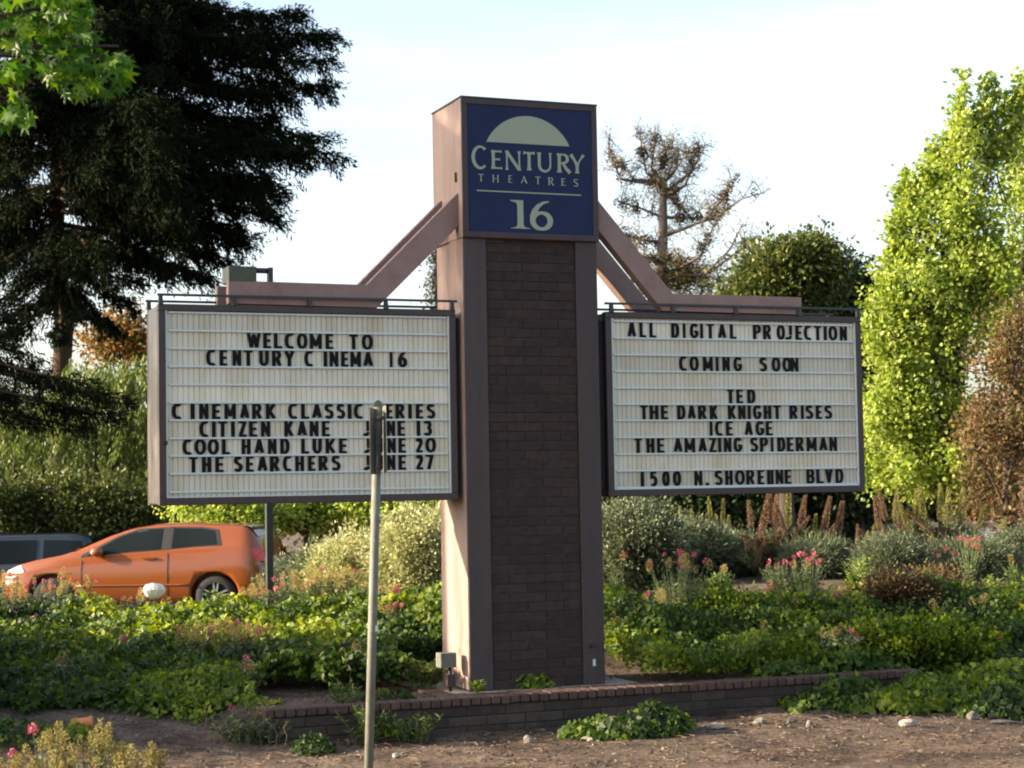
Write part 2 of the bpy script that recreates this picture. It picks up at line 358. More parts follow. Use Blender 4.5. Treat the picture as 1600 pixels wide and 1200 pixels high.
# head box
part(T, 'sign_head', MB().box((-.012, -.015, ZP+.001), (TW+.012, TD+.01, TH)), M_side, bevel=.006)
hb = MB(); y0, y1 = -.04, -.0155
hb.box((-.014, y0, ZP), (TW+.014, y1, ZP+.062)); hb.box((-.014, y0, TH-.058), (TW+.014, y1, TH+.004))
hb.box((-.014, y0, ZP+.0625), (.048, y1, TH-.0585)); hb.box((TW-.048, y0, ZP+.0625), (TW+.014, y1, TH-.0585))
part(T, 'sign_frame', hb, M_pier, bevel=.004)
part(T, 'sign_panel', MB().box((.0485, -.030, ZP+.063), (TW-.0485, -.0158, TH-.059)), M_blue)
part(T, 'cap_flashing', MB().box((-.02, -.045, TH+.0045), (TW+.02, TD+.016, TH+.02)), M_pier)
YS = -.0305
def stroke_poly(pts, hw, pen=(1, 1), ext=(0, 0)):
    """variable-width stroke; pts in metres, hw half widths in pen units"""
    P = np.array(pts, float)/np.array(pen); n = len(P); hw = np.broadcast_to(np.asarray(hw, float), (n,)).copy()
    d0 = P[1]-P[0]; d0 /= np.linalg.norm(d0); d1 = P[-1]-P[-2]; d1 /= np.linalg.norm(d1)
    P[0] -= d0*ext[0]; P[-1] += d1*ext[1]
    A = []; B = []
    for i in range(n):
        a = P[i]-P[i-1] if i else P[1]-P[0]; b = P[i+1]-P[i] if i < n-1 else a
        a = a/np.linalg.norm(a); b = b/np.linalg.norm(b); t = a+b; tl = np.linalg.norm(t)
        t = t/tl if tl > 1e-6 else a
        nn = np.array([-t[1], t[0]]); m = hw[i]/max(.45, abs(np.dot(nn, np.array([-a[1], a[0]]))))
        A.append((P[i]+nn*m)*np.array(pen)); B.append((P[i]-nn*m)*np.array(pen))
    return A, B
def stroke_mesh(mb, pts, hw, pen, yf, th, ext=(0, 0)):
    A, B = stroke_poly(pts, hw, pen, ext); n = len(A)
    vs = [(a[0], yf, a[1]) for a in A]+[(b[0], yf, b[1]) for b in B]+[(a[0], yf+th, a[1]) for a in A]+[(b[0], yf+th, b[1]) for b in B]
    fs = []
    for i in range(n-1):
        fs += [(i, i+1, n+i+1, n+i), (2*n+i+1, 2*n+i, 3*n+i, 3*n+i+1), (i+1, i, 2*n+i, 2*n+i+1), (n+i, n+i+1, 3*n+i+1, 3*n+i)]
    fs += [(0, n, 3*n, 2*n), (n-1, 3*n-1, 4*n-1, 2*n-1)]
    mb.add(vs, fs)
def arc(cx, cy, rx, ry, a0, a1, n=14):
    return [(cx+rx*math.cos(math.radians(a0+(a1-a0)*i/n)), cy+ry*math.sin(math.radians(a0+(a1-a0)*i/n))) for i in range(n+1)]
def zp(px, py): p = on_y(px, py, YS); return (p[0], p[2])
def zz(x, y): return zp(660+x/4.444, 130+y/4.444)
# dome emblem
a = zz(443, 407); b = zz(1020, 440); ap = zz(738, 230)
cx_, cz_ = (a[0]+b[0])/2, (a[1]+b[1])/2
hw_ = (b[0]-a[0])/2; hh = ap[1]-cz_; Rr = (hw_**2+hh**2)/(2*hh); th0 = math.degrees(math.asin(min(1, (Rr-hh)/Rr)))
poly = [(cx_+Rr*math.cos(math.radians(t)), cz_-(Rr-hh)+Rr*math.sin(math.radians(t))) for t in np.linspace(180-th0, th0, 33)]
part(T, 'dome_emblem', MB().prism(poly, YS-.005, YS), M_cream)
a = zz(377, 743); b = zz(1100, 780)
part(T, 'divider_line', MB().box((a[0], YS-.004, (a[1]+b[1])/2-.0065), (b[0], YS, (a[1]+b[1])/2+.0065)), M_cream)
# flared serif glyphs: strokes in unit box (x 0..1 of width, z 0..1 of height); widths in fraction of height
def fl(a, b, w, f=1.75, n=6):   # flared straight stem
    return ([(a[0]+(b[0]-a[0])*i/n, a[1]+(b[1]-a[1])*i/n) for i in range(n+1)], [w*(1+(f-1)*abs(2*i/n-1)**6) for i in range(n+1)])
TH_, TN = .085, .045
SG = {
 'C': [(arc(.56, .5, .47, .5, 48, 312, 20), [TN*1.9, TN*1.3]+[TN+(TH_-TN)*math.sin(PI*i/18)**1.0 for i in range(17)]+[TN*1.1, TN*1.4])],
 'E': [fl((.16, 0), (.16, 1), TH_), fl((.12, .95), (.95, .95), TN, 1.6), fl((.2, .52), (.8, .52), TN, 1.6), fl((.12, .05), (1, .05), TN, 1.7)],
 'N': [fl((.1, 0), (.1, 1), TN, 2.2), ([(.08, .97), (.5, .5), (.92, .03)], [TH_*1.1, TH_, TH_]), fl((.92, 0), (.92, 1), TN, 2.2)],
 'T': [fl((.5, 0), (.5, .98), TH_), fl((0, .94), (1, .94), TN*1.1, 2.0)],
 'U': [([(.13, 1), (.13, .9), (.13, .35)]+arc(.5, .33, .37, .32, 180, 360, 12)+[(.87, .9), (.87, 1)], [TH_*1.7, TH_, TH_]+[TH_-(TH_-TN)*i/12 for i in range(13)]+[TN, TN*2.2])],
 'R': [fl((.16, 0), (.16, 1), TH_), ([(.12, .95), (.45, .95)]+arc(.48, .73, .34, .22, 85, -90, 10)+[(.2, .51)], [TN, TN]+[TN+(TH_-TN)*math.sin(PI*i/10) for i in range(11)]+[TN]), ([(.42, .52), (.7, .22), (1.02, 0)], [TH_*.8, TH_, TH_*1.2])],
 'Y': [fl((.5, 0), (.5, .5), TH_), ([(.5, .45), (.25, .78), (.06, 1)], [TH_*.9, TH_*.9, TH_*1.3]), ([(.5, .45), (.76, .78), (.97, 1)], [TN*.9, TN, TN*2])],
 'H': [fl((.12, 0), (.12, 1), TH_), fl((.88, 0), (.88, 1), TH_), fl((.15, .5), (.85, .5), TN, 1)],
 'A': [([(.5, .98), (.28, .48), (.06, 0)], [TN, TN, TN*1.7]), ([(.46, 1), (.7, .5), (.95, 0)], [TH_, TH_, TH_*1.4]), fl((.2, .33), (.78, .33), TN, 1)],
 'S': [([(.9, .86), (.72, .94)]+arc(.5, .74, .36, .21, 70, 230, 10)+arc(.5, .26, .38, .22, 55, -130, 12)+[(.06, .12)], [TN*1.8, TN]+[TN+(TH_-TN)*i/10 for i in range(11)]+[TH_-(TH_-TN)*i/12 for i in range(13)]+[TN*1.8])],
}
def sgl(ch, x0, x1, z0, z1, k=1.0, name='letter', yo=0):
    w = x1-x0; h = z1-z0; mb = MB()
    for q, (pts, ws) in enumerate(SG[ch]):
        P = [(x0+(p[0]*.9+.05)*w, z0+p[1]*h) for p in pts]
        stroke_mesh(mb, P, [v*h*k for v in ws], (1, 1), YS-.005-.0005*q, .0045+.0005*q)
    part(T, name, mb, M_cream)
for ch, xa, xb, ya, yb in [('C', 335, 455, 437, 592), ('E', 475, 557, 465, 598), ('N', 568, 687, 468, 608), ('T', 695, 785, 475, 608), ('U', 790, 908, 480, 617), ('R', 930, 1028, 487, 625), ('Y', 1018, 1128, 495, 630)]:
    a = zz(xa, ya); b = zz(xb, yb); sgl(ch, a[0], b[0], b[1], a[1], .98)
for ch, xa, xb, ya, yb in [('T', 386, 427, 629, 683), ('H', 484, 531, 636, 690), ('E', 595, 625, 639, 692), ('A', 681, 728, 643, 697), ('T', 781, 822, 648, 702), ('R', 870, 912, 654, 710), ('E', 963, 995, 660, 713), ('S', 1047, 1083, 664, 720)]:
    a = zz(xa, ya); b = zz(xb, yb); sgl(ch, a[0], b[0], b[1], a[1], .85)
# numerals 1 and 6
a = zz(610, 810); b = zz(748, 1013); x0, x1, z0, z1 = a[0], b[0], b[1], a[1]; w = x1-x0; h = z1-z0
mb = MB()
one = [(0, 1.0), (.66, 1.0), (.66, .16), (.70, .08), (.82, .04), (1.0, .02), (1.0, 0), (.0, 0), (0, .02), (.2, .04), (.31, .08), (.35, .16), (.35, .80), (.33, .87), (.26, .92), (0, .965)]
mb.prism([(x0+p[0]*w, z0+p[1]*h) for p in one], YS-.005, YS); part(T, 'numeral', mb, M_cream)
a = zz(742, 815); b = zz(910, 1025); x0, x1, z0, z1 = a[0], b[0], b[1], a[1]; w = x1-x0; h = z1-z0
mb = MB()
lp = arc(.5, .32, .37, .275, 100, 460, 28); wv = [.055+.05*abs(math.cos(math.radians(100+360*i/28)))**1.2 for i in range(29)]
stroke_mesh(mb, [(x0+p[0]*w, z0+p[1]*h) for p in lp], [v*h*.95 for v in wv], (1, 1), YS-.005, .0045)
tl = [(.13, .32), (.135, .47), (.22, .66), (.38, .83), (.58, .94), (.82, .99)]
stroke_mesh(mb, [(x0+p[0]*w, z0+p[1]*h) for p in tl], [v*h for v in (.095, .105, .095, .07, .045, .018)], (1, 1), YS-.0056, .005)
part(T, 'numeral', mb, M_cream)
# beams
def beam(pts_px, yf, th, dx=0):
    """outline picked on the front plane at depth yf"""
    P = [on_y(px, py, .10) for px, py in pts_px]; poly = [(p[0]+dx, p[2]) for p in P]
    return MB().prism(poly, yf, yf+th)
LB = [(719.5, 297), (719.5, 350), (596, 474), (590, 481), (357, 474), (357, 438), (573, 445)]
for yf in (.10, .60):
    part(T, 'support_beam', beam(LB, yf, .10), M_beam, bevel=.004)
RB = [(934, 314), (1050, 459), (1251, 465), (1251, 492), (1035, 486), (934, 360)]
for yf in (.08, .72):
    part(T, 'support_beam', beam(RB, yf, .14, .0), M_beam, bevel=.004)
a = on_y(934, 345, .1); 
q0 = on_y(720, 325, .1)
part(T, 'floodlight_wiring', MB().box((-.03, .13, 5.2), (-.013, .15, 5.3)), M_dark)
# small fittings on the right pier
part(T, 'conduit_stub', MB().tube([(1.36, -.0, .38), (1.36, -.05, .38)], .022, 8), M_dark)
part(T, 'paper_scrap', MB().box((1.36, -.004, .17), (1.39, -.0015, .24)), M_track)

# ------------------------------------------------------------------ marquee boards
GW = {  # gothic strokes: (points, ext0, ext1) in inset box 0..1
 'A': [([(0, 0), (.5, 1)], 0, .3), ([(1, 0), (.5, 1)], 0, .3), ([(.22, .3), (.78, .3)], 0, 0)],
 'B': [([(0, 0), (0, 1)], 1, 1), ([(0, 1), (.6, 1)]+arc(.6, .77, .36, .23, 80, -80, 8)+[(0, .54)], 0, 0), ([(0, .52), (.6, .52)]+arc(.6, .26, .4, .26, 80, -80, 8)+[(0, 0)], 0, 0)],
 'C': [([(1, .97), (.85, 1)]+arc(.55, .55, .55, .45, 70, 180, 7)+arc(.55, .45, .55, .45, 180, 290, 7)+[(.85, 0), (1, .03)], .4, .4)],
 'D': [([(0, 0), (0, 1)], 1, 1), ([(0, 1), (.45, 1)]+arc(.45, .55, .55, .45, 80, 0, 7)+arc(.45, .45, .55, .45, 0, -80, 7)+[(0, 0)], 0, 0)],
 'E': [([(0, 0), (0, 1)], 1, 1), ([(0, 1), (1, 1)], 0, .8), ([(0, .5), (.85, .5)], 0, .8), ([(0, 0), (1, 0)], 0, .8)],
 'G': [([(.98, .82)]+arc(.53, .6, .5, .4, 40, 180, 8)+arc(.53, .4, .5, .4, 180, 350, 10)+[(.98, .44)], 0, .6), ([(.55, .44), (.98, .44)], 0, 0)],
 'H': [([(0, 0), (0, 1)], 1, 1), ([(1, 0), (1, 1)], 1, 1), ([(0, .5), (1, .5)], 0, 0)],
 'I': [([(.5, 0), (.5, 1)], 1, 1)], '1': [([(.5, 0), (.5, 1)], 1, 1)],
 'J': [([(1, 1), (1, .3)]+arc(.55, .3, .45, .3, 0, -110, 8)+[(0, .06)], 1, 0)],
 'K': [([(0, 0), (0, 1)], 1, 1), ([(.05, .3), (.95, 1)], 0, .5), ([(.3, .52), (1, 0)], 0, .5)],
 'L': [([(0, 1), (0, 0)], 1, 1), ([(0, 0), (1, 0)], 0, .8)],
 'M': [([(0, 0), (0, 1)], 1, 1), ([(1, 0), (1, 1)], 1, 1), ([(0, 1), (.5, .15)], .4, .2), ([(1, 1), (.5, .15)], .4, .2)],
 'N': [([(0, 0), (0, 1)], 1, 1), ([(1, 0), (1, 1)], 1, 1), ([(0, 1), (1, 0)], .4, .4)],
 'O': [(arc(.5, .58, .5, .42, 0, 180, 10)+arc(.5, .42, .5, .42, 180, 360, 10)+[(1, .58)], 0, 0)],
 'P': [([(0, 0), (0, 1)], 1, 1), ([(0, 1), (.55, 1)]+arc(.55, .73, .45, .27, 80, -80, 8)+[(0, .46)], 0, 0)],
 'R': [([(0, 0), (0, 1)], 1, 1), ([(0, 1), (.5, 1)]+arc(.5, .75, .45, .25, 80, -80, 8)+[(0, .5)], 0, 0), ([(.45, .5), (1, 0)], 0, .5)],
 'S': [([(.93, .86)]+arc(.5, .76, .45, .24, 50, 215, 9)+arc(.5, .26, .5, .26, 50, -130, 10)+[(.03, .15)], 0, 0)],
 'T': [([(.5, 0), (.5, 1)], 1, 0), ([(0, 1), (1, 1)], .8, .8)],
 'U': [([(0, 1), (0, .35)]+arc(.5, .33, .5, .33, 180, 360, 12)+[(1, 1)], 1, 1)],
 'V': [([(0, 1), (.5, 0)], .5, .3), ([(1, 1), (.5, 0)], .5, .3)],
 'W': [([(0, 1), (.25, 0)], .5, .3), ([(.5, .95), (.25, 0)], 0, .3), ([(.5, .95), (.75, 0)], 0, .3), ([(1, 1), (.75, 0)], .5, .3)],
 'Y': [([(.5, 0), (.5, .48)], 1, 0), ([(0, 1), (.5, .45)], .5, 0), ([(1, 1), (.5, .45)], .5, 0)],
 'Z': [([(0, 1), (1, 1)], .8, .6), ([(.95, 1), (.03, 0)], 0, 0), ([(0, 0), (1, 0)], .6, .8)],
 '2': [([(.03, .8)]+arc(.5, .72, .46, .28, 160, -30, 10)+[(.05, 0)], 0, 0), ([(0, 0), (1, 0)], .4, .8)],
 '3': [([(.02, .86)]+arc(.45, .76, .45, .24, 140, -70, 9)+[(.4, .53)], 0, 0), ([(.4, .52)]+arc(.45, .27, .52, .27, 70, -150, 10), 0, 0)],
 '5': [([(.1, .52), (.1, 1)], .2, 1), ([(.1, 1), (.95, 1)], 0, .4), ([(.1, .55)]+arc(.48, .32, .5, .32, 110, -140, 10), 0, 0)],
 '6': [(arc(.5, .3, .5, .3, 0, 360, 16), 0, 0), ([(.0, .3), (.02, .58), (.3, .88), (.75, 1), (.95, .98)], 0, 0)],
 '7': [([(0, 1), (1, 1)], .8, .5), ([(.95, 1), (.3, 0)], 0, .8)],
 '.': [([(.5, 0), (.5, .1)], 1, .6)],
}
GW['0'] = GW['O']
def convR(row, s_, off): return [(c, off+a/s_, off+b/s_) for c, a, b in row]
R1 = lambda r: convR(r, 4, 260)
R2 = lambda r: convR(r, 6.667, 260)
R3 = lambda r: convR(r, 6.667, 460)
R4 = lambda r: convR(r, 8, 970)
R5 = lambda r: convR(r, 8, 1150)
R6 = lambda r: convR(r, 7.06, 980)
R7 = lambda r: convR(r, 7.06, 1150)
LEFT = {1: R1([('W', 503, 590), ('E', 606, 656), ('L', 672, 726), ('C', 740, 800), ('O', 815, 882), ('M', 896, 970), ('E', 995, 1045), ('T', 1142, 1198), ('O', 1222, 1290)]),
 2: R1([('C', 248, 310), ('E', 332, 382), ('N', 413, 468), ('T', 484, 540), ('U', 580, 640), ('R', 660, 720), ('Y', 738, 800), ('C', 862, 920), ('I', 982, 1005), ('N', 1020, 1075), ('E', 1092, 1138), ('M', 1150, 1216), ('A', 1230, 1292), ('1', 1395, 1414), ('6', 1448, 1505)]),
 5: R2([('C', 58, 162), ('I', 250, 295), ('N', 345, 440), ('E', 475, 565), ('M', 605, 725), ('A', 765, 865), ('R', 893, 995), ('K', 1035, 1140), ('C', 1268, 1370), ('L', 1405, 1490)])+R3([('A', 182, 288), ('S', 312, 410), ('S', 438, 530), ('I', 555, 597), ('C', 620, 720), ('S', 835, 925), ('E', 948, 1027), ('R', 1052, 1148), ('I', 1185, 1225), ('E', 1265, 1345), ('S', 1375, 1468)]),
 6: R2([('C', 345, 443), ('I', 473, 515), ('T', 537, 635), ('I', 673, 715), ('Z', 750, 840), ('E', 862, 950), ('N', 985, 1080), ('K', 1228, 1325), ('A', 1362, 1465), ('N', 1493, 1585)])+R3([('E', 287, 372), ('J', 702, 787), ('U', 835, 930), ('N', 963, 1050), ('E', 1075, 1155), ('1', 1273, 1313), ('3', 1345, 1435)]),
 7: R2([('C', 168, 272), ('O', 293, 413), ('O', 430, 548), ('L', 580, 665), ('H', 783, 878), ('A', 915, 1020), ('N', 1058, 1148), ('D', 1187, 1285), ('L', 1405, 1490)])+R3([('U', 190, 287), ('K', 325, 428), ('E', 465, 550), ('J', 710, 792), ('U', 840, 935), ('N', 970, 1057), ('E', 1085, 1165), ('2', 1260, 1340), ('0', 1365, 1475)]),
 8: R2([('T', 235, 330), ('H', 370, 467), ('E', 510, 600), ('S', 700, 795), ('E', 828, 912), ('A', 948, 1055), ('R', 1080, 1180), ('C', 1213, 1310), ('H', 1342, 1435)])+R3([('E', 142, 222), ('R', 252, 350), ('S', 385, 482), ('J', 708, 790), ('U', 838, 933), ('N', 965, 1053), ('E', 1085, 1167), ('2', 1262, 1345), ('7', 1368, 1455)])}
RIGHT = {0: R4([('A', 85, 192), ('L', 232, 320), ('L', 358, 443), ('D', 630, 730), ('I', 776, 810), ('G', 862, 970), ('I', 992, 1030), ('T', 1073, 1165), ('A', 1215, 1318), ('L', 1365, 1447)])+R5([('P', 215, 312), ('R', 338, 437), ('O', 510, 612), ('J', 600, 700), ('E', 745, 825), ('C', 850, 945), ('T', 975, 1068), ('I', 1095, 1135), ('O', 1158, 1265), ('N', 1298, 1385)]),
 2: R4([('C', 730, 832), ('O', 860, 975), ('M', 1028, 1150), ('I', 1187, 1223), ('N', 1272, 1362), ('G', 1408, 1515)])+R5([('S', 293, 387), ('O', 447, 555), ('O', 583, 692), ('N', 685, 780)]),
 4: R6([('T', 1103, 1180)])+R7([('E', 5, 80), ('D', 125, 213)]),
 5: R6([('T', 143, 230), ('H', 250, 343), ('E', 373, 453), ('D', 553, 643), ('A', 668, 757), ('R', 785, 875), ('K', 912, 997), ('K', 1112, 1200)])+R7([('N', 27, 105), ('I', 130, 162), ('G', 188, 282), ('H', 308, 390), ('T', 412, 498), ('R', 593, 680), ('I', 717, 749), ('S', 768, 853), ('E', 882, 950), ('S', 975, 1060)]),
 6: R6([('I', 910, 943), ('C', 970, 1060), ('E', 1090, 1167)])+R7([('A', 95, 187), ('G', 217, 312), ('E', 330, 405)]),
 7: R6([('T', 80, 165), ('H', 213, 300), ('E', 330, 413), ('A', 512, 610), ('M', 635, 748), ('A', 787, 880), ('Z', 903, 987), ('I', 1005, 1037), ('N', 1068, 1150), ('G', 1175, 1270)])+R7([('S', 157, 245), ('P', 267, 355), ('I', 385, 413), ('D', 460, 545), ('E', 563, 637), ('R', 662, 748), ('M', 783, 890), ('A', 920, 1010), ('N', 1033, 1115)]),
 9: R6([('1', 150, 188), ('5', 253, 335), ('0', 387, 470), ('0', 508, 595), ('N', 742, 830), ('.', 865, 903), ('S', 965, 1055), ('H', 1083, 1165), ('O', 1192, 1298)])+R7([('R', 115, 207), ('E', 240, 315), ('L', 345, 405), ('I', 385, 415), ('N', 440, 522), ('E', 540, 612), ('B', 780, 868), ('L', 890, 970), ('V', 985, 1068), ('D', 1100, 1187)])}
def letter(TT, ch, x0, x1, z0, z1, yf, k):
    pw, ph = .0185, .0125
    if ch in 'I1': pw = (x1-x0)/2-.001
    if ch in 'MNW': pw = .0165
    w = x1-x0-2*pw; h = z1-z0-2*ph; mb = MB()
    if w < .004: w = 0
    for q, (pts, e0, e1) in enumerate(GW[ch]):
        P = [(x0+pw+(p[0] if w else .5*0)*w, z0+ph+p[1]*h) for p in pts]
        if w == 0: P = [((x0+x1)/2, p[1]) for p in P]
        if ch == '.': P = [((x0+x1)/2, z0+ph), ((x0+x1)/2, z0+ph+.012)]
        stroke_mesh(mb, P, 1.0, (pw, ph), yf-.0005*q-k*.0004, .006, (e0, e1))
    return mb
def board(name, x0, x1, zt, zb, y0, dep, label, trackpx, xpx, rows, grp, fm=(.072, .065, .072, .072), railpx=(), cols=None):
    TT = Thing(name, ((x0+x1)/2, y0, zb), label, 'marquee sign', grp)
    P = lambda n_, mb, m, **k: part(TT, n_, mb, m, **k)
    y1 = y0+dep
    P('cabinet', MB().box((x0+.012, y0+.065, zb+.012), (x1-.012, y1-.02, zt-.012)), M_frame)
    fr = MB(); l, t, r, b = fm
    fr.box((x0, y0, zt-t), (x1, y0+.09, zt)); fr.box((x0, y0, zb), (x1, y0+.09, zb+b)); fr.box((x0, y0, zb+b+.0005), (x0+l, y0+.09, zt-t-.0005)); fr.box((x1-r, y0, zb+b+.0005), (x1, y0+.09, zt-t-.0005))
    P('front_frame', fr, M_frame, bevel=.006)
    rb = MB(); rb.box((x0, y1-.09, zb), (x1, y1, zb+.07)); rb.box((x0, y1-.09, zt-.07), (x1, y1, zt)); rb.box((x0, y1-.09, zb+.0705), (x0+.06, y1, zt-.0705)); rb.box((x1-.06, y1-.09, zb+.0705), (x1, y1, zt-.0705))
    P('rear_frame', rb, M_frame, bevel=.006)
    P('rear_face', MB().box((x0+.0605, y1-.03, zb+.071), (x1-.0605, y1-.012, zt-.071)), M_face)
    for xs in (x0, x1):
        s_ = -1 if xs == x0 else 1
        a_, b_ = sorted((xs-s_*.002, xs-s_*.0115))
        P('side_skin', MB().box((a_, y0+.0905, zb+.02), (b_, y1-.0905, zt-.02)), M_sidepanel)
    # trim bead around the face
    fx0, fx1, fz0, fz1 = x0+l, x1-r, zb+b, zt-t
    tr = MB(); bw = .012
    tr.box((fx0, y0+.006, fz0), (fx0+bw, y0+.05, fz1)); tr.box((fx1-bw, y0+.006, fz0), (fx1, y0+.05, fz1)); tr.box((fx0+bw, y0+.006, fz0), (fx1-bw, y0+.05, fz0+bw*.7)); 
    P('face_trim', tr, M_track)
    # tracks heights from the picked pixels at the board's left end
    zs = [on_y(xpx, py, y0)[2] for py in trackpx]
    yf = y0+.034
    # ribbed face panels, one per row
    pitch = .0535
    for i in range(len(zs)-1):
        za, zc = zs[i], zs[i+1]
        if i == 0: za = fz1
        if i == len(zs)-2: zc = fz0+.002
        mb = MB(); x = fx0+bw; prof = []
        while x < fx1-bw-.001:
            xe = min(x+pitch, fx1-bw)
            prof += [(x, yf+.008), (x+.006, yf), (xe-.010, yf-.001), (xe-.004, yf+.009)]; x = xe
        prof.append((fx1-bw, yf+.008))
        n = len(prof); vs = [(p[0], p[1], za) for p in prof]+[(p[0], p[1], zc) for p in prof]
        mb.add(vs, [(j, n+j, n+j+1, j+1) for j in range(n-1)])
        P('face_panel', mb, M_face)
    for i, z in enumerate(zs):
        if z > fz1-.002: z = fz1-.012
        if z < fz0+.006: z = fz0+.008
        P('letter_track', MB().box((fx0+.03, yf-.020, z-.0095), (fx1-.02, yf+.004, z+.0095)), M_track, bevel=.003)
    for ri, lst in rows.items():
        ztop = zs[ri]-.006; zbot = zs[ri+1]+.011
        for k, (ch, pa, pb) in enumerate(lst):
            pym = trackpx[ri]+14
            xa = on_y(pa, pym, yf-.01)[0]; xb = on_y(pb, pym, yf-.01)[0]
            P('letter', letter(TT, ch, xa, xb, zbot, ztop, yf-.012, k % 3), M_letter)
    # rail on top
    for yy in (y0-.012, y1+.0):
        rl = MB(); rl.box((x0-.01, yy-.012, zt+.075), (x1+.01, yy+.012, zt+.098)); P('rail', rl, M_rail)
        for rx in railpx:
            X = on_y(rx, 480, y0)[0]
            mm = MB(); mm.prism([(X-.022, zt-.004), (X+.024, zt-.004), (X+.018, zt+.05), (X+.016, zt+.0745), (X-.02, zt+.0745)], yy-.008, yy+.03)
            P('rail_bracket', mm, M_rail)
    # connector to tower
    return TT
LX0, LX1 = -3.115, -.067; RX0, RX1 = 1.62, 4.772
BL = board('marquee_board', LX0, LX1, 3.866, 1.920, .08, .606, 'changeable letter marquee on the left of the tower welcoming visitors to Century Cinema 16', [487.5, 516, 544, 572.3, 600.7, 629, 656.7, 685, 712.7, 740.7, 769.3], 265, LEFT, 'marquee letter boards', railpx=(251, 366, 484, 603, 706))
BR = board('marquee_board', RX0, RX1, 3.8815, 1.922, .08, .606, 'changeable letter marquee on the right of the tower listing coming films and street address', [501.5, 528, 554, 580, 606, 631.5, 657, 683.5, 709.7, 736, 762.5], 968, RIGHT, 'marquee letter boards', railpx=(955, 1051, 1149, 1247, 1340))
part(BL, 'mounting_bracket', MB().box((LX1-.011, .16, 2.0), (-.008, .60, 3.79)), M_dark)
part(BR, 'mounting_bracket', MB().box((TW+.002, .16, 2.0), (RX0+.011, .60, 3.79)), M_dark)
# lock on left frame
part(BL, 'latch', MB().box((-3.065, .066, 2.50), (-3.035, .0795, 2.54)), M_dark)
# flood light box on the left beam
p = on_y(356, 440, .10); x0 = p[0]; z0 = p[2]
FT = Thing('floodlight', (x0+.2, .2, z0), 'olive electrical box with a short black pipe fitting on top of the left support beam', 'floodlight')
z1 = on_y(356, 415, .1)[2]
zb_ = z0-.005
part(FT, 'housing', MB().box((x0+.01, .10, zb_+.003), (x0+.29, .40, z1)), M_green, bevel=.008)
part(FT, 'arm', MB().tube([(x0+.29, .16, zb_+.13), (x0+.43, .16, zb_+.13)], .028, 10), M_rail)
part(FT, 'bracket', MB().box((x0+.415, .12, zb_-.012), (x0+.46, .20, zb_+.16)), M_rail)
# stub post beside it
p = on_y(348, 466, .65)
part(T, 'beam_stub', MB().box((p[0]-.06, .62, 3.87), (p[0]+.05, .74, 4.01)), M_frame)

# plinth round the tower
PL = Thing('brick_plinth', (.75, .4, -.05), 'low red brown brick plinth around the foot of the sign tower', 'plinth')
part(PL, 'slab', MB().box((-.24, -.22, -.2), (1.85, 1.15, -.022)), M_conc)
cm = None
def plinth_bricks(x0, y0, x1, y1, horizontal):
    global cm
    n = int(round((math.hypot(x1-x0, y1-y0))/.102))
    for i in range(n):
        t = (i+.5)/n; X = x0+(x1-x0)*t; Y = y0+(y1-y0)*t
        if cm is None:
            o = MB().box((-.047, -.095, -.1), (.047, .095, 0)).build('brick', M_capbrick, PL.o, bevel=.008); cm = o.data
        else:
            o = bpy.data.objects.new('brick', cm); link(o, PL.o); m = o.modifiers.new('bevel', 'BEVEL'); m.width = .008; m.segments = 2
        o.location = (X-.75, Y-.4, .045+random.uniform(-.004, .004)); o.rotation_euler = (0, 0, (0 if horizontal else PI/2)+random.uniform(-.02, .02))
plinth_bricks(-.34, -.22, -.34, 1.15, False)
plinth_bricks(-.44, -.32, 1.95, -.32, True)

# retaining wall
RW = Thing('brick_retaining_wall', ((WALL_X0+WALL_X1)/2, -.6, -.3), 'low brown brick retaining wall with rounded cap bricks in front of the tower', 'wall')
YW = -.66; ZC = -.075
part(RW, 'mortar_core', MB().box((WALL_X0+.01, YW+.008, -.5), (WALL_X1-.01, YW+.188, ZC-.003)), M_mortar)
part(RW, 'mortar_core', MB().box((WALL_X1-.188, YW+.189, -.5), (WALL_X1-.012, 1.05, ZC-.003)), M_mortar)
bc = {}
def wbrick(L_, pos, rz=0):
    k = round(L_, 2)
    if k not in bc:
        o = MB().box((0, 0, 0), (L_-.009, .04, .088)).build('brick', M_block, RW.o, bevel=.006); bc[k] = o.data
    else:
        o = bpy.data.objects.new('brick', bc[k]); link(o, RW.o); m = o.modifiers.new('bevel', 'BEVEL'); m.width = .006
    o.location = np.array(pos)-RW.loc; o.rotation_euler = (0, 0, rz)
for c in range(3):
    z = ZC-.003-.097*(c+1); x = WALL_X0-(.2 if c % 2 else 0)
    while x < WALL_X1-.02:
        a = max(x, WALL_X0); b = min(x+.405, WALL_X1)
        if b-a > .05: wbrick(b-a, (a, YW+random.uniform(-.003, .003), z))
        x += .405
    y = YW+.04
    for i in range(4): wbrick(.405, (WALL_X1+.0, y+i*.405, z), PI/2)
cm2 = None
def capb(X, Y, rz):
    global cm2
    if cm2 is None:
        mb = MB(); mb.box((-.0475, -.115, 0), (.0475, .115, .083)); o = mb.build('cap_brick', M_capbrick, RW.o, bevel=.014); cm2 = o.data
    else:
        o = bpy.data.objects.new('cap_brick', cm2); link(o, RW.o); m = o.modifiers.new('bevel', 'BEVEL'); m.width = .014; m.segments = 2
    o.location = np.array((X, Y, ZC+random.uniform(-.003, .003)))-RW.loc; o.rotation_euler = (random.uniform(-.02, .02), 0, rz+random.uniform(-.015, .015))
n = int((WALL_X1-WALL_X0)/.103)
for i in range(n): capb(WALL_X0+.0515+i*.103, YW+.095, 0)
for i in range(14): capb(WALL_X1-.1, YW+.26+i*.103, PI/2)

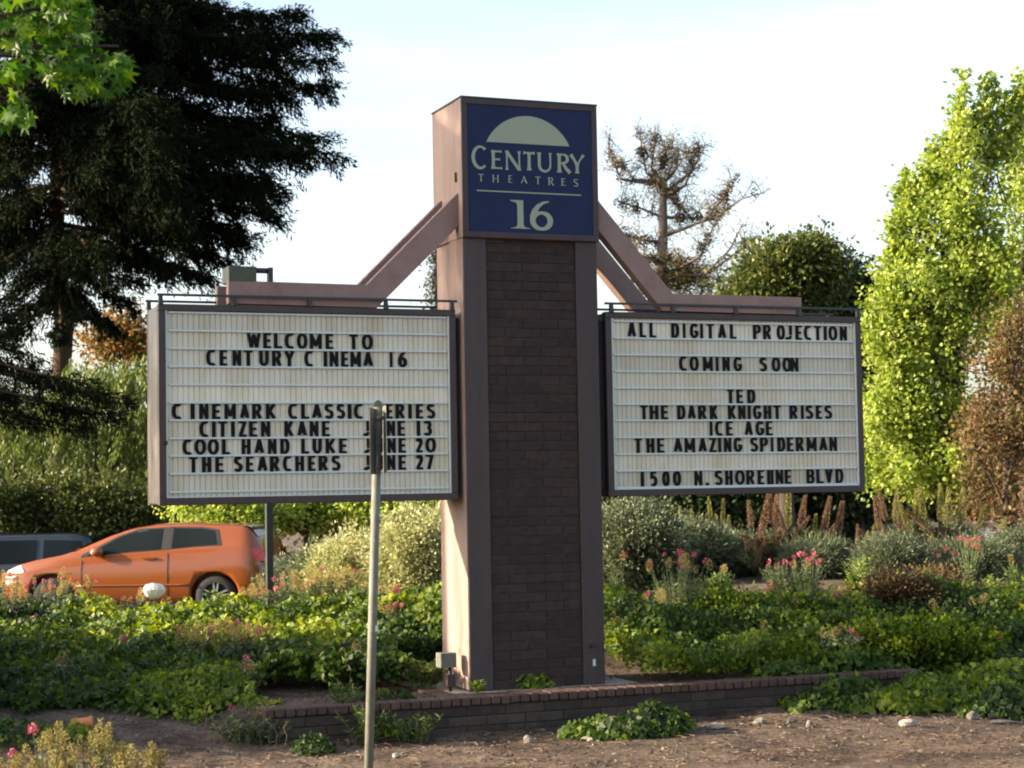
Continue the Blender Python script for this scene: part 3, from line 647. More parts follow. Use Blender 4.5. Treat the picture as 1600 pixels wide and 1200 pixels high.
# wall washer lamp box at tower foot
p = on_y(700, 1036, .2)
FB = Thing('flood_lamp', (-.12, .22, -.02), 'small grey box shaped flood lamp on a short post at the foot of the tower', 'lamp')
part(FB, 'housing', MB().box((-.27, .12, .22), (-.10, .26, .37)), M_steel, bevel=.006)
part(FB, 'lens', MB().box((-.266, .262, .225), (-.104, .272, .365)), M_track)
part(FB, 'junction_box', MB().box((-.19, .15, .02), (-.11, .22, .15)), M_frame, bevel=.004)
part(FB, 'post', MB().tube([(-.15, .185, -.05), (-.15, .185, .215)], .018, 8), M_rail)

# ------------------------------------------------------------------ foreground pole
pt = U(591, 636, 12.2); pb = U(576, 1205, 12.2); d = (pb-pt)/np.linalg.norm(pb-pt)
zg = float(terrain(pb[0], pb[1])); pbase = pt+d*((zg-.05-pt[2])/d[2])
PO = Thing('sign_post', pbase, 'slim galvanised steel post in the foreground carrying small signs seen edge on', 'sign post')
part(PO, 'pole', MB().tube([pbase, pt], .030, 16), M_steel)
part(PO, 'pole_cap', MB().tube([pt-d*.012, pt-d*.0+np.array([0, 0, .012])], [.034, .026], 16), M_steel)
# sign plates: seen nearly edge on, on a side of the pole
e1 = nrm(np.array([fw[0], fw[1], 0])); e2 = np.array([RH[0], RH[1], 0])
def plate(ang, off, w, zt_, zb_, m, th=.003):
    c = math.cos(ang); s_ = math.sin(ang); ax = e2*c+e1*s_; nn = -e2*s_+e1*c
    mb = MB(); vs = []
    for (a_, z_) in ((-w/2, zb_), (w/2, zb_), (w/2, zt_), (-w/2, zt_)):
        for t_ in (0, th):
            vs.append(pt+off[0]*e2+off[1]*e1+ax*a_+nn*t_+np.array([0, 0, 1])*z_+d*abs(z_)*0)
    mb.add(vs, [(0, 2, 4, 6), (7, 5, 3, 1), (0, 1, 3, 2), (2, 3, 5, 4), (4, 5, 7, 6), (6, 7, 1, 0)])
    part(PO, 'sign_plate', mb, m, bevel=.001)
plate(math.radians(98), (.042, .0), .305, .005, -.44, M_signback)
plate(math.radians(82), (-.022, -.03), .305, -.01, -.45, M_steel)
part(PO, 'band', MB().tube([pt+d*.06, pt+d*.085], .036, 16), M_signback)
part(PO, 'band', MB().tube([pt+d*.38, pt+d*.405], .036, 16), M_signback)
st = pt+d*(1.48)
part(PO, 'sticker', MB().box(tuple(st+np.array([.012, -.036, -.02])), tuple(st+np.array([.03, -.028, .02]))), M_track)

# thin dark post behind the left board
g = G(420, 25.5)
BP = Thing('lamp_post', g, 'thin dark metal post rising behind the left marquee beside the orange car', 'post')
part(BP, 'pole', MB().box((g[0]-.045, g[1]-.045, g[2]-.1), (g[0]+.045, g[1]+.045, 3.4)), M_rail)
part(BP, 'base_plate', MB().box((g[0]-.12, g[1]-.12, g[2]-.05), (g[0]+.12, g[1]+.12, g[2]+.02)), M_rail)

# ------------------------------------------------------------------ cars
M_orange = mk('orange_car_paint', (.20, .048, .003), .3, None, spec=.5, coat=.8)
M_glass = mk('dark_tinted_glass', (.010, .014, .015), .1, None, spec=.18)
M_trim = mk('black_rubber_trim', (.012, .012, .013), .5)
M_tyre = mk('tyre_rubber', (.016, .016, .017), .8)
M_rim = mk('alloy_wheel', (.45, .45, .46), .3, None, metal=.8)
M_lampr = mk('red_tail_lamp', (.55, .02, .02), .12, None, spec=.7)
M_lampw = mk('clear_lamp_lens', (.65, .68, .7), .1, None, spec=.7)
M_grey = mk('grey_blue_car_paint', (.018, .025, .036), .35, None, spec=.5, coat=.6)
def interp(xs, ys, x): return float(np.interp(x, xs, ys))
def car(name, loc, rz, label, paint, prof, belt, hw, L, wheels, side_windows, H, glass_stations, hatch, extras=True, wr=.32):
    """local: X from rear(0) to front(L), Y left/right, Z up"""
    TT = Thing(name, (0, 0, 0), label, 'car')
    xs = np.linspace(0, L, 44)
    px_, pz_ = zip(*prof); bx, bz = zip(*belt)
    mb = MB(); rings = []
    for x in xs:
        zt = interp(px_, pz_, x); zb = interp(bx, bz, x); zb = min(zb, zt-.015)
        e = min(x/.35, (L-x)/.55, 1); e = max(e, 0); k = math.sqrt(1-(1-e)**2)
        w = hw*(.80+.20*k); g = zt-zb
        tw = w*.97-min(g, .5)*.50
        zl = .20 if 0.25 < x < L-.3 else .28
        ring = [(w*.90, zl), (w*.985, zl+.10), (w, .52), (w*.995, .72), (w*.965, zb-.03), (w*.94, zb), (tw*1.0+.0, zt-.055 if g > .12 else zt-.012), (tw-.07, zt-.012), (tw*.5, zt+.006), (0, zt+.012)]
        rings.append([(x, yy, z) for yy, z in ring]+[(x, -yy, z) for yy, z in ring[-2::-1]])
    n = len(rings[0]); vs = [v for r in rings for v in r]
    fs = [(i*n+j, (i+1)*n+j, (i+1)*n+j+1, i*n+j+1) for i in range(len(xs)-1) for j in range(n-1)]
    fs += [(i*n+n-1, (i+1)*n+n-1, (i+1)*n, i*n) for i in range(len(xs)-1)]
    fs += [tuple(range(n)), tuple(range((len(xs)-1)*n+n-1, (len(xs)-1)*n-1, -1))]
    mb.add(vs, fs, True)
    body = part(TT, 'body', mb, paint)
    for X in wheels:
        for sgn in (1, -1):
            cme = MB().tube([(X, sgn*(hw-.30), wr+.01), (X, sgn*(hw+.2), wr+.01)], wr+.055, 32, smooth=False); me = bpy.data.meshes.new('cut'); me.from_pydata(cme.v, [], cme.f); me.update()
            co_ = bpy.data.objects.new('cut', me); COL.objects.link(co_)
            bo = body.modifiers.new('b', 'BOOLEAN'); bo.object = co_; bo.operation = 'DIFFERENCE'; bo.solver = 'EXACT'
    dg = bpy.context.evaluated_depsgraph_get(); nm = bpy.data.meshes.new_from_object(body.evaluated_get(dg)); body.modifiers.clear(); body.data = nm
    for o in [o for o in COL.objects if o.name.startswith('cut')]: bpy.data.objects.remove(o)
    part(TT, 'underbody', MB().box((.35, -hw+.32, .18), (L-.4, hw-.32, .8)), M_trim)
    def sidept(x, z, sgn, off=.008):
        zt = interp(px_, pz_, x); zb = min(interp(bx, bz, x), zt-.015); e = max(min(x/.35, (L-x)/.55, 1), 0); w = hw*(.80+.20*math.sqrt(1-(1-e)**2)); g = zt-zb; tw = w*.97-min(g, .5)*.5
        if z < zb: y = np.interp(z, [.3, .52, .72, zb-.03, zb], [w*.985, w, w*.995, w*.965, w*.94])
        else: y = np.interp(z, [zb, zt-.055], [w*.94, tw])
        return (x, sgn*(y+off), z)
    def patch(nm_, poly_, m, off=.008, both=True, th=.0):
        for sgn in ((1, -1) if both else (1,)):
            # triangulate by strips between top and bottom chains
            bot, top = poly_; k = 14; vs = []; 
            for i in range(k+1):
                t = i/k; a = np.array(lerp_chain(bot, t)); b = np.array(lerp_chain(top, t))
                for j in range(5):
                    q = a+(b-a)*j/4; vs.append(sidept(q[0], q[1], sgn, off))
            fs = [(i*5+j, (i+1)*5+j, (i+1)*5+j+1, i*5+j+1) for i in range(k) for j in range(4)]
            if sgn < 0: fs = [f[::-1] for f in fs]
            part(TT, nm_, MB().add(vs, fs, True), m)
    def lerp_chain(ch, t):
        t = t*(len(ch)-1); i = min(int(t), len(ch)-2); f = t-i; return (ch[i][0]+(ch[i+1][0]-ch[i][0])*f, ch[i][1]+(ch[i+1][1]-ch[i][1])*f)
    for sw in side_windows:
        patch('window_surround', sw[1], M_trim, .006); patch('side_window', sw[0], M_glass, .011)
    # windscreen and hatch glass
    for nm_, (xa, xb) in (('windscreen', glass_stations), ('rear_window', hatch)):
        vs = []; k = 8
        for i in range(k+1):
            x = xa+(xb-xa)*i/k; zt = interp(px_, pz_, x); zb = min(interp(bx, bz, x), zt-.015); w = hw*.97; tw = w-min(zt-zb, .5)*.5-.08
            if nm_ == 'rear_window': tw = min(tw, hw*.72)
            for j in range(7):
                yy = -tw+2*tw*j/6; vs.append((x, yy, zt+.016+.004*(1-abs(j-3)/3)))
        part(TT, nm_, MB().add(vs, [(i*7+j, (i+1)*7+j, (i+1)*7+j+1, i*7+j+1) for i in range(k) for j in range(6)], True), M_glass)
    for X in wheels:
        for sgn in (1, -1):
            yo = sgn*(hw-.02); yi = sgn*(hw-.22)
            wh = MB()
            prof_ = [(wr*.66, .0), (wr*.9, .004), (wr*.985, -.02), (wr, -.05), (wr, -.16), (wr*.97, -.2), (wr*.6, -.2)]
            vs = []; kk = 28
            for (r_, o_) in prof_:
                for q in range(kk): vs.append((X+r_*math.cos(2*PI*q/kk), yo+sgn*o_, wr+r_*math.sin(2*PI*q/kk)))
            wh.add(vs, [(a*kk+q, a*kk+(q+1) % kk, (a+1)*kk+(q+1) % kk, (a+1)*kk+q) for a in range(len(prof_)-1) for q in range(kk)], True)
            tyre = part(TT, 'wheel', wh, M_tyre)
            rm = MB()
            vs = []
            for (r_, o_) in ((wr*.70, -.005), (wr*.655, -.012), (wr*.62, -.09)):
                for q in range(kk): vs.append((X+r_*math.cos(2*PI*q/kk), yo+sgn*o_, wr+r_*math.sin(2*PI*q/kk)))
            rm.add(vs, [(a*kk+q, a*kk+(q+1) % kk, (a+1)*kk+(q+1) % kk, (a+1)*kk+q) for a in range(2) for q in range(kk)], True)
            for s5 in range(5):
                for dd in (-.17, .17):
                    a0 = 2*PI*s5/5+.35; p0 = (X+.045*math.cos(a0+dd*2), wr+.045*math.sin(a0+dd*2)); p1 = (X+wr*.67*math.cos(a0+dd), wr+wr*.67*math.sin(a0+dd))
                    t_ = np.array([p1[0]-p0[0], p1[1]-p0[1]]); t_ /= np.linalg.norm(t_); nn = np.array([-t_[1], t_[0]])*.014
                    ys_ = sorted((yo-sgn*.015, yo-sgn*.05))
                    rm.prism([(p0[0]+nn[0], p0[1]+nn[1]), (p1[0]+nn[0], p1[1]+nn[1]), (p1[0]-nn[0], p1[1]-nn[1]), (p0[0]-nn[0], p0[1]-nn[1])], ys_[0], ys_[1])
            rm.tube([(X, yo-sgn*.05, wr), (X, yo-sgn*.008, wr)], .055, 14)
            rim = part(TT, 'rim', rm, M_rim); rim.parent = tyre
            dk = MB().tube([(X, yo-sgn*.12, wr), (X, yo-sgn*.10, wr)], wr*.62, 24); k_ = part(TT, 'brake_disc', dk, M_trim); k_.parent = tyre
    TT.patch = patch; TT.sidept = sidept
    TT.o.location = loc; TT.o.rotation_euler = (0, 0, rz)
    return TT
# hatchback facing left in the picture
prof = [(0, .62), (.015, 1.02), (.06, 1.12), (.24, 1.375), (.32, 1.42), (.75, 1.45), (1.3, 1.48), (1.75, 1.465), (2.15, 1.405), (2.45, 1.31), (3.05, 1.045), (3.2, 1.0), (3.6, .93), (3.95, .84), (4.1, .74), (4.2, .58)]
belt = [(0, 1.0), (.3, 1.12), (1.5, 1.06), (2.9, .96), (3.3, .90), (4.2, .66)]
fwin = ([(1.62, 1.07), (2.1, 1.04), (2.78, .975)], [(1.62, 1.395), (2.0, 1.375), (2.3, 1.27), (2.72, 1.03)])
fsur = ([(1.50, 1.06), (2.1, 1.025), (2.88, .955)], [(1.50, 1.42), (2.0, 1.40), (2.34, 1.28), (2.86, 1.0)])
rwin = ([(.74, 1.14), (1.1, 1.115), (1.45, 1.08)], [(.80, 1.35), (1.0, 1.385), (1.45, 1.40)])
rsur = ([(.66, 1.12), (1.1, 1.10), (1.50, 1.065)], [(.74, 1.37), (1.0, 1.41), (1.50, 1.425)])
rear = U(427, 900, 29.3); rear[2] = float(terrain(*G(250, 29)[:2]))
fwd = -e2*math.cos(math.radians(7))+e1*math.sin(math.radians(7)); ang = math.atan2(fwd[1], fwd[0])
rear = rear-np.cross([0, 0, 1], fwd)*-.0
rear = rear+e1*.5
gz = .09
HB = car('hatchback_car', (rear[0], rear[1], gz), ang, 'bright orange three door hatchback parked behind the ivy bank', M_orange, prof, belt, .88, 4.2, (.76, 3.33), [(fwin, fsur), (rwin, rsur)], 1.48, (2.30, 3.02), (.14, .38))
HB.o.scale = (1.05, 1.0, 1.0)
def addp(TT, nm_, mb, m, label=None):
    o = mb.build(nm_, m, None, (0, 0, 0)); o.parent = TT.o
    if label: o['label'] = label
    return o
for sgn in (1, -1):
    vs = [HB.sidept(x, z, sgn, .012) for x, z in ((.02, .86), (.02, 1.02), (.08, 1.07), (.19, 1.06), (.15, .95), (.13, .86))]
    addp(HB, 'tail_lamp', MB().add(vs+[(0.0-.02, sgn*.62, .86), (0.0+.01, sgn*.62, 1.05)], [tuple(range(6)), (0, 1, 7, 6)]), M_lampr)
    vs = [HB.sidept(x, z, sgn, .012) for x, z in ((3.78, .74), (3.85, .84), (4.06, .76), (4.12, .64), (3.95, .64))]
    addp(HB, 'headlight', MB().add(vs, [tuple(range(5))]), M_lampw)
    a = HB.sidept(1.52, .30, sgn, .004); 
    mbx = MB(); 
    c = HB.sidept(2.62, 1.04, sgn, .1)
    mm = MB(); 
    for q in range(1): mm.tube([(c[0]-.07, c[1]-sgn*.07, c[2]), (c[0]-.06, c[1], c[2]+.0), (c[0]+.02, c[1]+sgn*.01, c[2]), (c[0]+.08, c[1]-sgn*.02, c[2])], [.05, .085, .08, .03], 10)
    addp(HB, 'wing_mirror', mm, M_orange)
    h = HB.sidept(1.78, .93, sgn, .02)
    hd = addp(HB, 'door_handle', MB().box((h[0]-.10, h[1]-.012, h[2]-.016), (h[0]+.10, h[1]+.012, h[2]+.016)), M_orange); 
    for X in (1.50, 2.86):
        pts = [HB.sidept(X+(0 if z > .4 else .0), z, sgn, .003) for z in (.30, .45, .6, .75, .9, 1.0)]
        addp(HB, 'door_gap', MB().tube(pts, .006, 4), M_trim)
    pts = [HB.sidept(x, .50, sgn, .004) for x in np.linspace(1.1, 2.95, 10)]
    addp(HB, 'side_moulding', MB().tube(pts, .014, 6), M_orange)
addp(HB, 'roof_spoiler', MB().add([(.20, -.52, 1.40), (.20, .52, 1.40), (.55, .56, 1.455), (.55, -.56, 1.455), (.22, -.52, 1.375), (.22, .52, 1.375), (.5, .56, 1.42), (.5, -.56, 1.42)], [(0, 1, 2, 3), (4, 7, 6, 5), (0, 4, 5, 1), (1, 5, 6, 2), (2, 6, 7, 3), (3, 7, 4, 0)]), M_orange)
addp(HB, 'rear_bumper', MB().box((-.04, -.72, .30), (.10, .72, .52)), M_orange)
addp(HB, 'front_bumper_grille', MB().box((4.12, -.45, .30), (4.215, .45, .50)), M_trim)
# SUV behind
prof2 = [(0, .7), (.05, 1.15), (.25, 1.58), (.6, 1.66), (2.6, 1.66), (3.0, 1.60), (3.55, 1.15), (3.7, 1.10), (4.5, 1.0), (4.75, .7)]
belt2 = [(0, 1.08), (4.75, .95)]
wA = ([(.30, 1.12), (1.15, 1.12)], [(.42, 1.52), (1.15, 1.55)]); wB = ([(1.28, 1.12), (2.05, 1.10)], [(1.28, 1.55), (2.05, 1.55)]); wC = ([(2.2, 1.10), (3.2, 1.08)], [(2.2, 1.55), (2.85, 1.50)])
rp_ = U(170, 900, 36.5); fwd2 = -e2*math.cos(math.radians(-4))+e1*math.sin(math.radians(-4)); ang2 = math.atan2(fwd2[1], fwd2[0])
SUV = car('parked_suv', (rp_[0], rp_[1], -.36), ang2, 'dark grey blue estate vehicle half hidden behind the orange hatchback', M_grey, prof2, belt2, .93, 4.75, (.85, 3.75), [(wA, wA), (wB, wB), (wC, wC)], 1.66, (3.02, 3.52), (.08, .24), wr=.36)
# parking lot sheet
pk = MB(); pts = []
for px_, dp in ((-2600, 27.0), (460, 27.0), (480, 34), (300, 40), (-2600, 40)):
    q = G(px_, dp); pts.append((q[0], q[1]))
gx = []
def lotz(x, y): return float(terrain(x, y))+.012
q00 = G(-900, 27.2); vs = []; NU, NV = 40, 16
for j in range(NV+1):
    for i in range(NU+1):
        q = U(-1400+(450+1400)*i/NU, 770, 27.0+13*j/NV); vs.append((q[0], q[1], lotz(q[0], q[1])))
pk.add(vs, [(j*(NU+1)+i, j*(NU+1)+i+1, (j+1)*(NU+1)+i+1, (j+1)*(NU+1)+i) for j in range(NV) for i in range(NU)], True)
pk.build('parking_lot', M_asph, kind='structure')

# ------------------------------------------------------------------ ivy
def ivy_patch(name, label, cat, inside, bounds, hfun, dens, L=.085, mat=LM_ivy, lay=2.2):
    (ax, bx), (ay, by) = bounds; n = int((bx-ax)*(by-ay)*dens)
    x = RNG.uniform(ax, bx, n); y = RNG.uniform(ay, by, n); m = inside(x, y); x = x[m]; y = y[m]; n = len(x)
    t = terrain(x, y); H = hfun(x, y); u = 1-RNG.random(n)**lay
    z = t+H*(.35+.65*u)*RNG.uniform(.85, 1.12, n)
    e = .06; gx = (hfun(x+e, y)-hfun(x-e, y)+terrain(x+e, y)-terrain(x-e, y))/(2*e); gy = (hfun(x, y+e)-hfun(x, y-e)+terrain(x, y+e)-terrain(x, y-e))/(2*e)
    N = nrm(np.stack([-gx-.25, -gy-.35, np.ones(n)*.9], -1)+RNG.normal(0, .75, (n, 3)))
    D = nrm(np.cross(N, RNG.normal(size=(n, 3)))+np.array([0, -.4, -.3]))
    cl = vnoise(x, y, 2.2, 9)*.35
    V = .9*(vnoise(x, y, 1.1, 21)-.30)+cl*.7+RNG.beta(1.5, 3.2, n)*.8-.10  # leaf tone patches: varied plants and painted-in dark hollows
    return leafobj(name, None, (0, 0, 0), np.stack([x, y, z], -1), D, N, L*RNG.uniform(.55, 1.3, n), L*RNG.uniform(.55, 1.25, n), V, shape=IVY, mat=mat, kind='stuff'), (x, y)
def pd(x, y):
    dep = (x-CAM[0])*FH[0]+(y-CAM[1])*FH[1]; lat = (x-CAM[0])*RH[0]+(y-CAM[1])*RH[1]; return 800+F_PX*lat/np.maximum(dep, 3), dep
def hL(x, y):
    px, dep = pd(x, y); b = .08+.28*vnoise(x, y, 1.25, 5)*(.5+.5*ss((24-dep)/1.5))+.30*vnoise(x, y, 3.2, 6)+.12*vnoise(x, y, 8, 7)-.12*ss((dep-23)/1.5)
    return b*(.25+.75*ss((dep-17.4)/3.2))*(.5+.5*ss((25.8-dep)/1.2))
def inL(x, y):
    px, dep = pd(x, y); return (px < 715+30*vnoise(x, y, 3, 4)) & (dep > 18.2+.8*vnoise(x, y, 1.2, 8)-.9*ss((400-px)/60)+.5*vnoise(x, y, 4, 44)) & (dep < 26) & (px > -450) & ~((x > -.45) & (y < 1.3)) & (y > np.where(px < 385, -1.25, -.35))
iv, _ = ivy_patch('ivy_bank', '', '', inL, ((-14, 4), (-1.6, 11)), hL, 2000, .064); tag(iv, 'dense glossy green ivy covering the bank on the left of the tower', 'ivy', kind='stuff')
def hR(x, y):
    px, dep = pd(x, y); return (.03+.36*vnoise(x, y, 1.5, 15)+.22*vnoise(x, y, 3.8, 16))*ss((23.8-dep)/1.5)+.03
def inR(x, y):
    px, dep = pd(x, y); lim = 22.6+1.8*vnoise(x, y, .9, 18)-1.2*ss((px-1050)/150)*ss((1330-px)/100)
    return (px > 925) & (px < 1900) & (dep < lim) & (y > -.42) & ~((x < 1.95) & (y < 1.2)) & ~((x > 4.6) & (x < 5.05) & (y < 1.0)) & (vnoise(x, y, 1.3, 19) > .06) & ~((x > 5) & (y < -.1))
iv, _ = ivy_patch('ivy_bed', '', '', inR, ((1.4, 13), (-1, 9)), hR, 1900, .052); tag(iv, 'mounded small leaved ivy between the retaining wall and the silver shrubs', 'ivy', kind='stuff')
def mound(cpx, cpy, rx, ry, h, label, name='ivy_clump', L=.065, dens=1700):
    c = GP(cpx, cpy)
    def q(x, y):
        dx = (x-c[0]); dy = (y-c[1]); la = dx*RH[0]+dy*RH[1]; de = dx*FH[0]+dy*FH[1]; return np.sqrt((la/rx)**2+(de/ry)**2)*(1+.5*(vnoise(x, y, 2.6, 31)-.5))
    f = lambda x, y: h*np.sqrt(np.clip(1-q(x, y)**2, 0, 1))*(.45+.9*vnoise(x, y, 3.6, 32))+.015
    R_ = max(rx, ry)+.2
    o, _ = ivy_patch(name, '', '', lambda x, y: q(x, y) < 1, ((c[0]-R_, c[0]+R_), (c[1]-R_, c[1]+R_)), f, dens, L, lay=1.6)
    return tag(o, label, 'ivy', kind='stuff')
mound(985, 1148, .62, .5, .26, 'low round clump of ivy on the dirt in front of the brick wall')
mound(1430, 1112, 1.45, .75, .30, 'long trailing mound of bright ivy along the dirt beside the wall end')
mound(1620, 1105, 1.3, 1.3, .34, 'ivy mound spreading out at the right edge past the wall')
mound(1600, 1040, 1.5, 1.2, .30, 'shaded ivy mound behind the wall end at the right edge')
mound(130, 1095, .9, .45, .13, 'low dark straggling ivy at the foot of the left bank near the pot', dens=700, L=.055)
mound(300, 1112, .8, .40, .14, 'low dark straggling ivy at the foot of the left bank before the wall', dens=800, L=.055)
mound(40, 1150, .7, .35, .12, 'sparse creeping ivy on the shaded dirt at the lower left edge', dens=600, L=.05)
mound(600, 1140, .30, .35, .12, 'small sparse ivy clump on the dirt at the foot of the steel post', dens=500)
mound(490, 1172, .22, .25, .12, 'tiny low green weed patch on the dirt left of the steel post', name='weed_clump', L=.04, dens=1800)
mound(810, 1077, .34, .12, .17, 'little bushy weed growing against the front of the tower', name='weed_clump', L=.05, dens=2600)

# litter on the dirt
n = 60000; x = RNG.uniform(-9, 9, n); y = RNG.uniform(-5.5, 3.5, n); px_, dep_ = pd(x, y); m = (px_ > -200) & (px_ < 1900) & (dep_ > 13.5); x = x[m]; y = y[m]; n = len(x)
m = vnoise(x, y, 2, 40)+.3*RNG.random(n) > .42; x = x[m]; y = y[m]; n = len(x)
P = np.stack([x, y, terrain(x, y)+.008], -1); a_ = RNG.uniform(0, 2*PI, n)
D = np.stack([np.cos(a_), np.sin(a_), RNG.normal(0, .2, n)], -1); N = nrm(RNG.normal(0, .35, (n, 3))+np.array([0, 0, 1]))
leafobj('leaf_litter', None, (0, 0, 0), P, D, N, RNG.uniform(.015, .085, n)*RNG.uniform(.4, 1, n), RNG.uniform(.007, .028, n), RNG.beta(1.5, 3, n), shape=KITE, mat=LM_litter, kind='stuff')
tag(COL.objects['leaf_litter'], 'fine brown leaf litter and wood chips scattered over the dirt', 'litter')
tw = MB()
for i in range(420):
    x = random.uniform(-5.5, 8.5); y = random.uniform(-3.6, -.8); a_ = random.uniform(0, PI); l_ = random.uniform(.05, .22); z = float(terrain(x, y))+.012
    tw.tube([(x, y, z), (x+math.cos(a_)*l_*.5, y+math.sin(a_)*l_*.5, z+.012), (x+math.cos(a_+.3)*l_, y+math.sin(a_+.3)*l_, z+.004)], [.005, .004, .002], 4, cap=False)
tag(tw.build('fallen_twigs', mk('fallen_twig_wood', (.10, .065, .04), .9, (.22, .16, .11), 12), kind='stuff'), 'thin dry twigs fallen on the dirt strip', 'twigs')
# pebbles
n = 260; mb = MB()
for i in range(n):
    x = random.uniform(-5, 8); y = random.uniform(-3.4, -.75); r = random.uniform(.006, .022); z = float(terrain(x, y))+r*.3
    o_ = [(1, 0, 0), (-.8, .1, 0), (0, .9, 0), (.1, -1, 0), (0, 0, .7), (0, 0, -.5)]
    rot = random.uniform(0, 6); c_, s_ = math.cos(rot), math.sin(rot)
    mb.add([(x+(a*c_-b*s_)*r, y+(a*s_+b*c_)*r, z+c*r) for a, b, c in o_], [(0, 2, 4), (2, 1, 4), (1, 3, 4), (3, 0, 4), (2, 0, 5), (1, 2, 5), (3, 1, 5), (0, 3, 5)])
tag(mb.build('pebbles', M_rock, kind='stuff'), 'small pale pebbles strewn over the dirt strip', 'pebbles')
# rocks
def rock(px, py, w, h, label, seed, mat=None, z=None, base=None):
    c = GP(px, py) if base is None else base; rr = random.Random(seed); vs = []; nu, nv = 14, 9
    amp = [(rr.uniform(-1, 1), rr.uniform(-1, 1), rr.uniform(-1, 1), rr.uniform(.05, .2)) for _ in range(12)]
    for i in range(nv+1):
        for j in range(nu):
            th = PI*i/nv; ph = 2*PI*j/nu; d_ = Vector((math.sin(th)*math.cos(ph), math.sin(th)*math.sin(ph), math.cos(th)))
            s_ = 1
            for a in amp:
                t_ = Vector(a[:3]).normalized().dot(d_)
                if t_ > .45: s_ -= (t_-.45)*a[3]*3.2
            vs.append((c[0]+d_.x*w*s_, c[1]+d_.y*w*.8*s_, c[2]+h*.35+d_.z*h*s_*.75))
    fs = [(i*nu+j, (i+1)*nu+j, (i+1)*nu+(j+1) % nu, i*nu+(j+1) % nu) for i in range(nv) for j in range(nu)]
    o = MB().add(vs, fs, False).build('rock', mat or M_rock, None, tuple(c)); tag(o, label, 'rock', 'pale rocks scattered on the dirt'); return o
rock(688, 1147, .085, .085, 'rounded grey rock on the dirt just right of the steel post', 1)
rock(826, 1161, .055, .08, 'small bright white rock alone on the dirt below the tower', 2)
rock(620, 1185, .05, .05, 'small brown stone beside the foot of the steel post', 3, M_conc)
rock(1190, 1133, .10, .10, 'chunky pale rock at the left tip of the long ivy mound', 4)
rock(1236, 1131, .07, .07, 'small pale rock second from the left tip of the long ivy mound', 5)
rock(1263, 1136, .06, .07, 'small pale rock tucked under the front of the long ivy mound', 6)
rock(1118, 1140, .13, .06, 'flat grey rock on the dirt right of the round ivy clump', 7, M_conc)
rock(1060, 1145, .09, .05, 'low grey stone at the right edge of the round ivy clump', 8, M_conc)
rock(1420, 1136, .13, .07, 'broad grey brown stone in front of the long ivy mound', 9, M_conc)
rock(1523, 1125, .09, .085, 'pale rounded rock at the front of the right hand ivy', 10)
rock(1566, 1130, .13, .04, 'flat white rock at the front of the right hand ivy near the picture edge', 11)
rock(920, 1158, .12, .045, 'flat brown stone in front of the round ivy clump', 12, M_conc)
M_white = mk('white_stone', (.62, .60, .56), .8, (.78, .77, .74), 9, .6, 40)
b_ = U(241, 922, 24.0); b_[2] -= .05
o = rock(0, 0, .17, .22, 'white lumpy boulder on top of the ivy bank in front of the orange car', 34, M_white, base=b_); 
# terracotta pipe
c = GP(122, 1143); 
TP = MB(); vs = []
pr = [(.0, .0), (.055, 0), (.065, .16), (.075, .165), (.075, .19), (.06, .19), (.05, .02)]
kk = 18
for (r_, z_) in pr:
    for q in range(kk): vs.append((c[0]-.06+z_, c[1]+r_*math.cos(2*PI*q/kk), c[2]+.06+r_*math.sin(2*PI*q/kk)))
TP.add(vs, [(a*kk+q, a*kk+(q+1) % kk, (a+1)*kk+(q+1) % kk, (a+1)*kk+q) for a in range(len(pr)-1) for q in range(kk)], True)
tag(TP.build('terracotta_pot', M_terra, None, tuple(c)), 'small orange terracotta pot lying on its side in the shaded dirt', 'pot')

# ------------------------------------------------------------------ small plants
def ball_mesh(r, n, L_, mat, name, rz=1.0):
    d_ = rdir(n); P = d_*np.array([r, r, r*rz])*RNG.uniform(.5, 1, (n, 1)); return leafmesh(P, nrm(d_+RNG.normal(0, .5, (n, 3))), rdir(n), L_, L_*.8, RNG.random(n), mat=mat, name=name)
PINK = [ball_mesh(.028, 34, .022, LM_pink, 'flower_head', .8) for _ in range(3)]
def plume_mesh(h, r, n, mat, name):
    t = RNG.random(n); rr = r*np.sin(PI*np.clip(t*.9+.08, 0, 1))**.7; d_ = rdir(n); d_[:, 2] *= .3
    P = np.stack([d_[:, 0]*rr, d_[:, 1]*rr, t*h], -1); D = nrm(d_+np.array([0, 0, .9])+RNG.normal(0, .35, (n, 3))); return leafmesh(P, D, rdir(n), .022, .010, RNG.beta(2, 2, n), mat=mat, name=name)
TANP = [plume_mesh(.16, .045, 130, LM_tan, 'seed_head') for _ in range(3)]
GOLDP = [plume_mesh(.15, .032, 130, LM_gold, 'seed_head') for _ in range(3)]
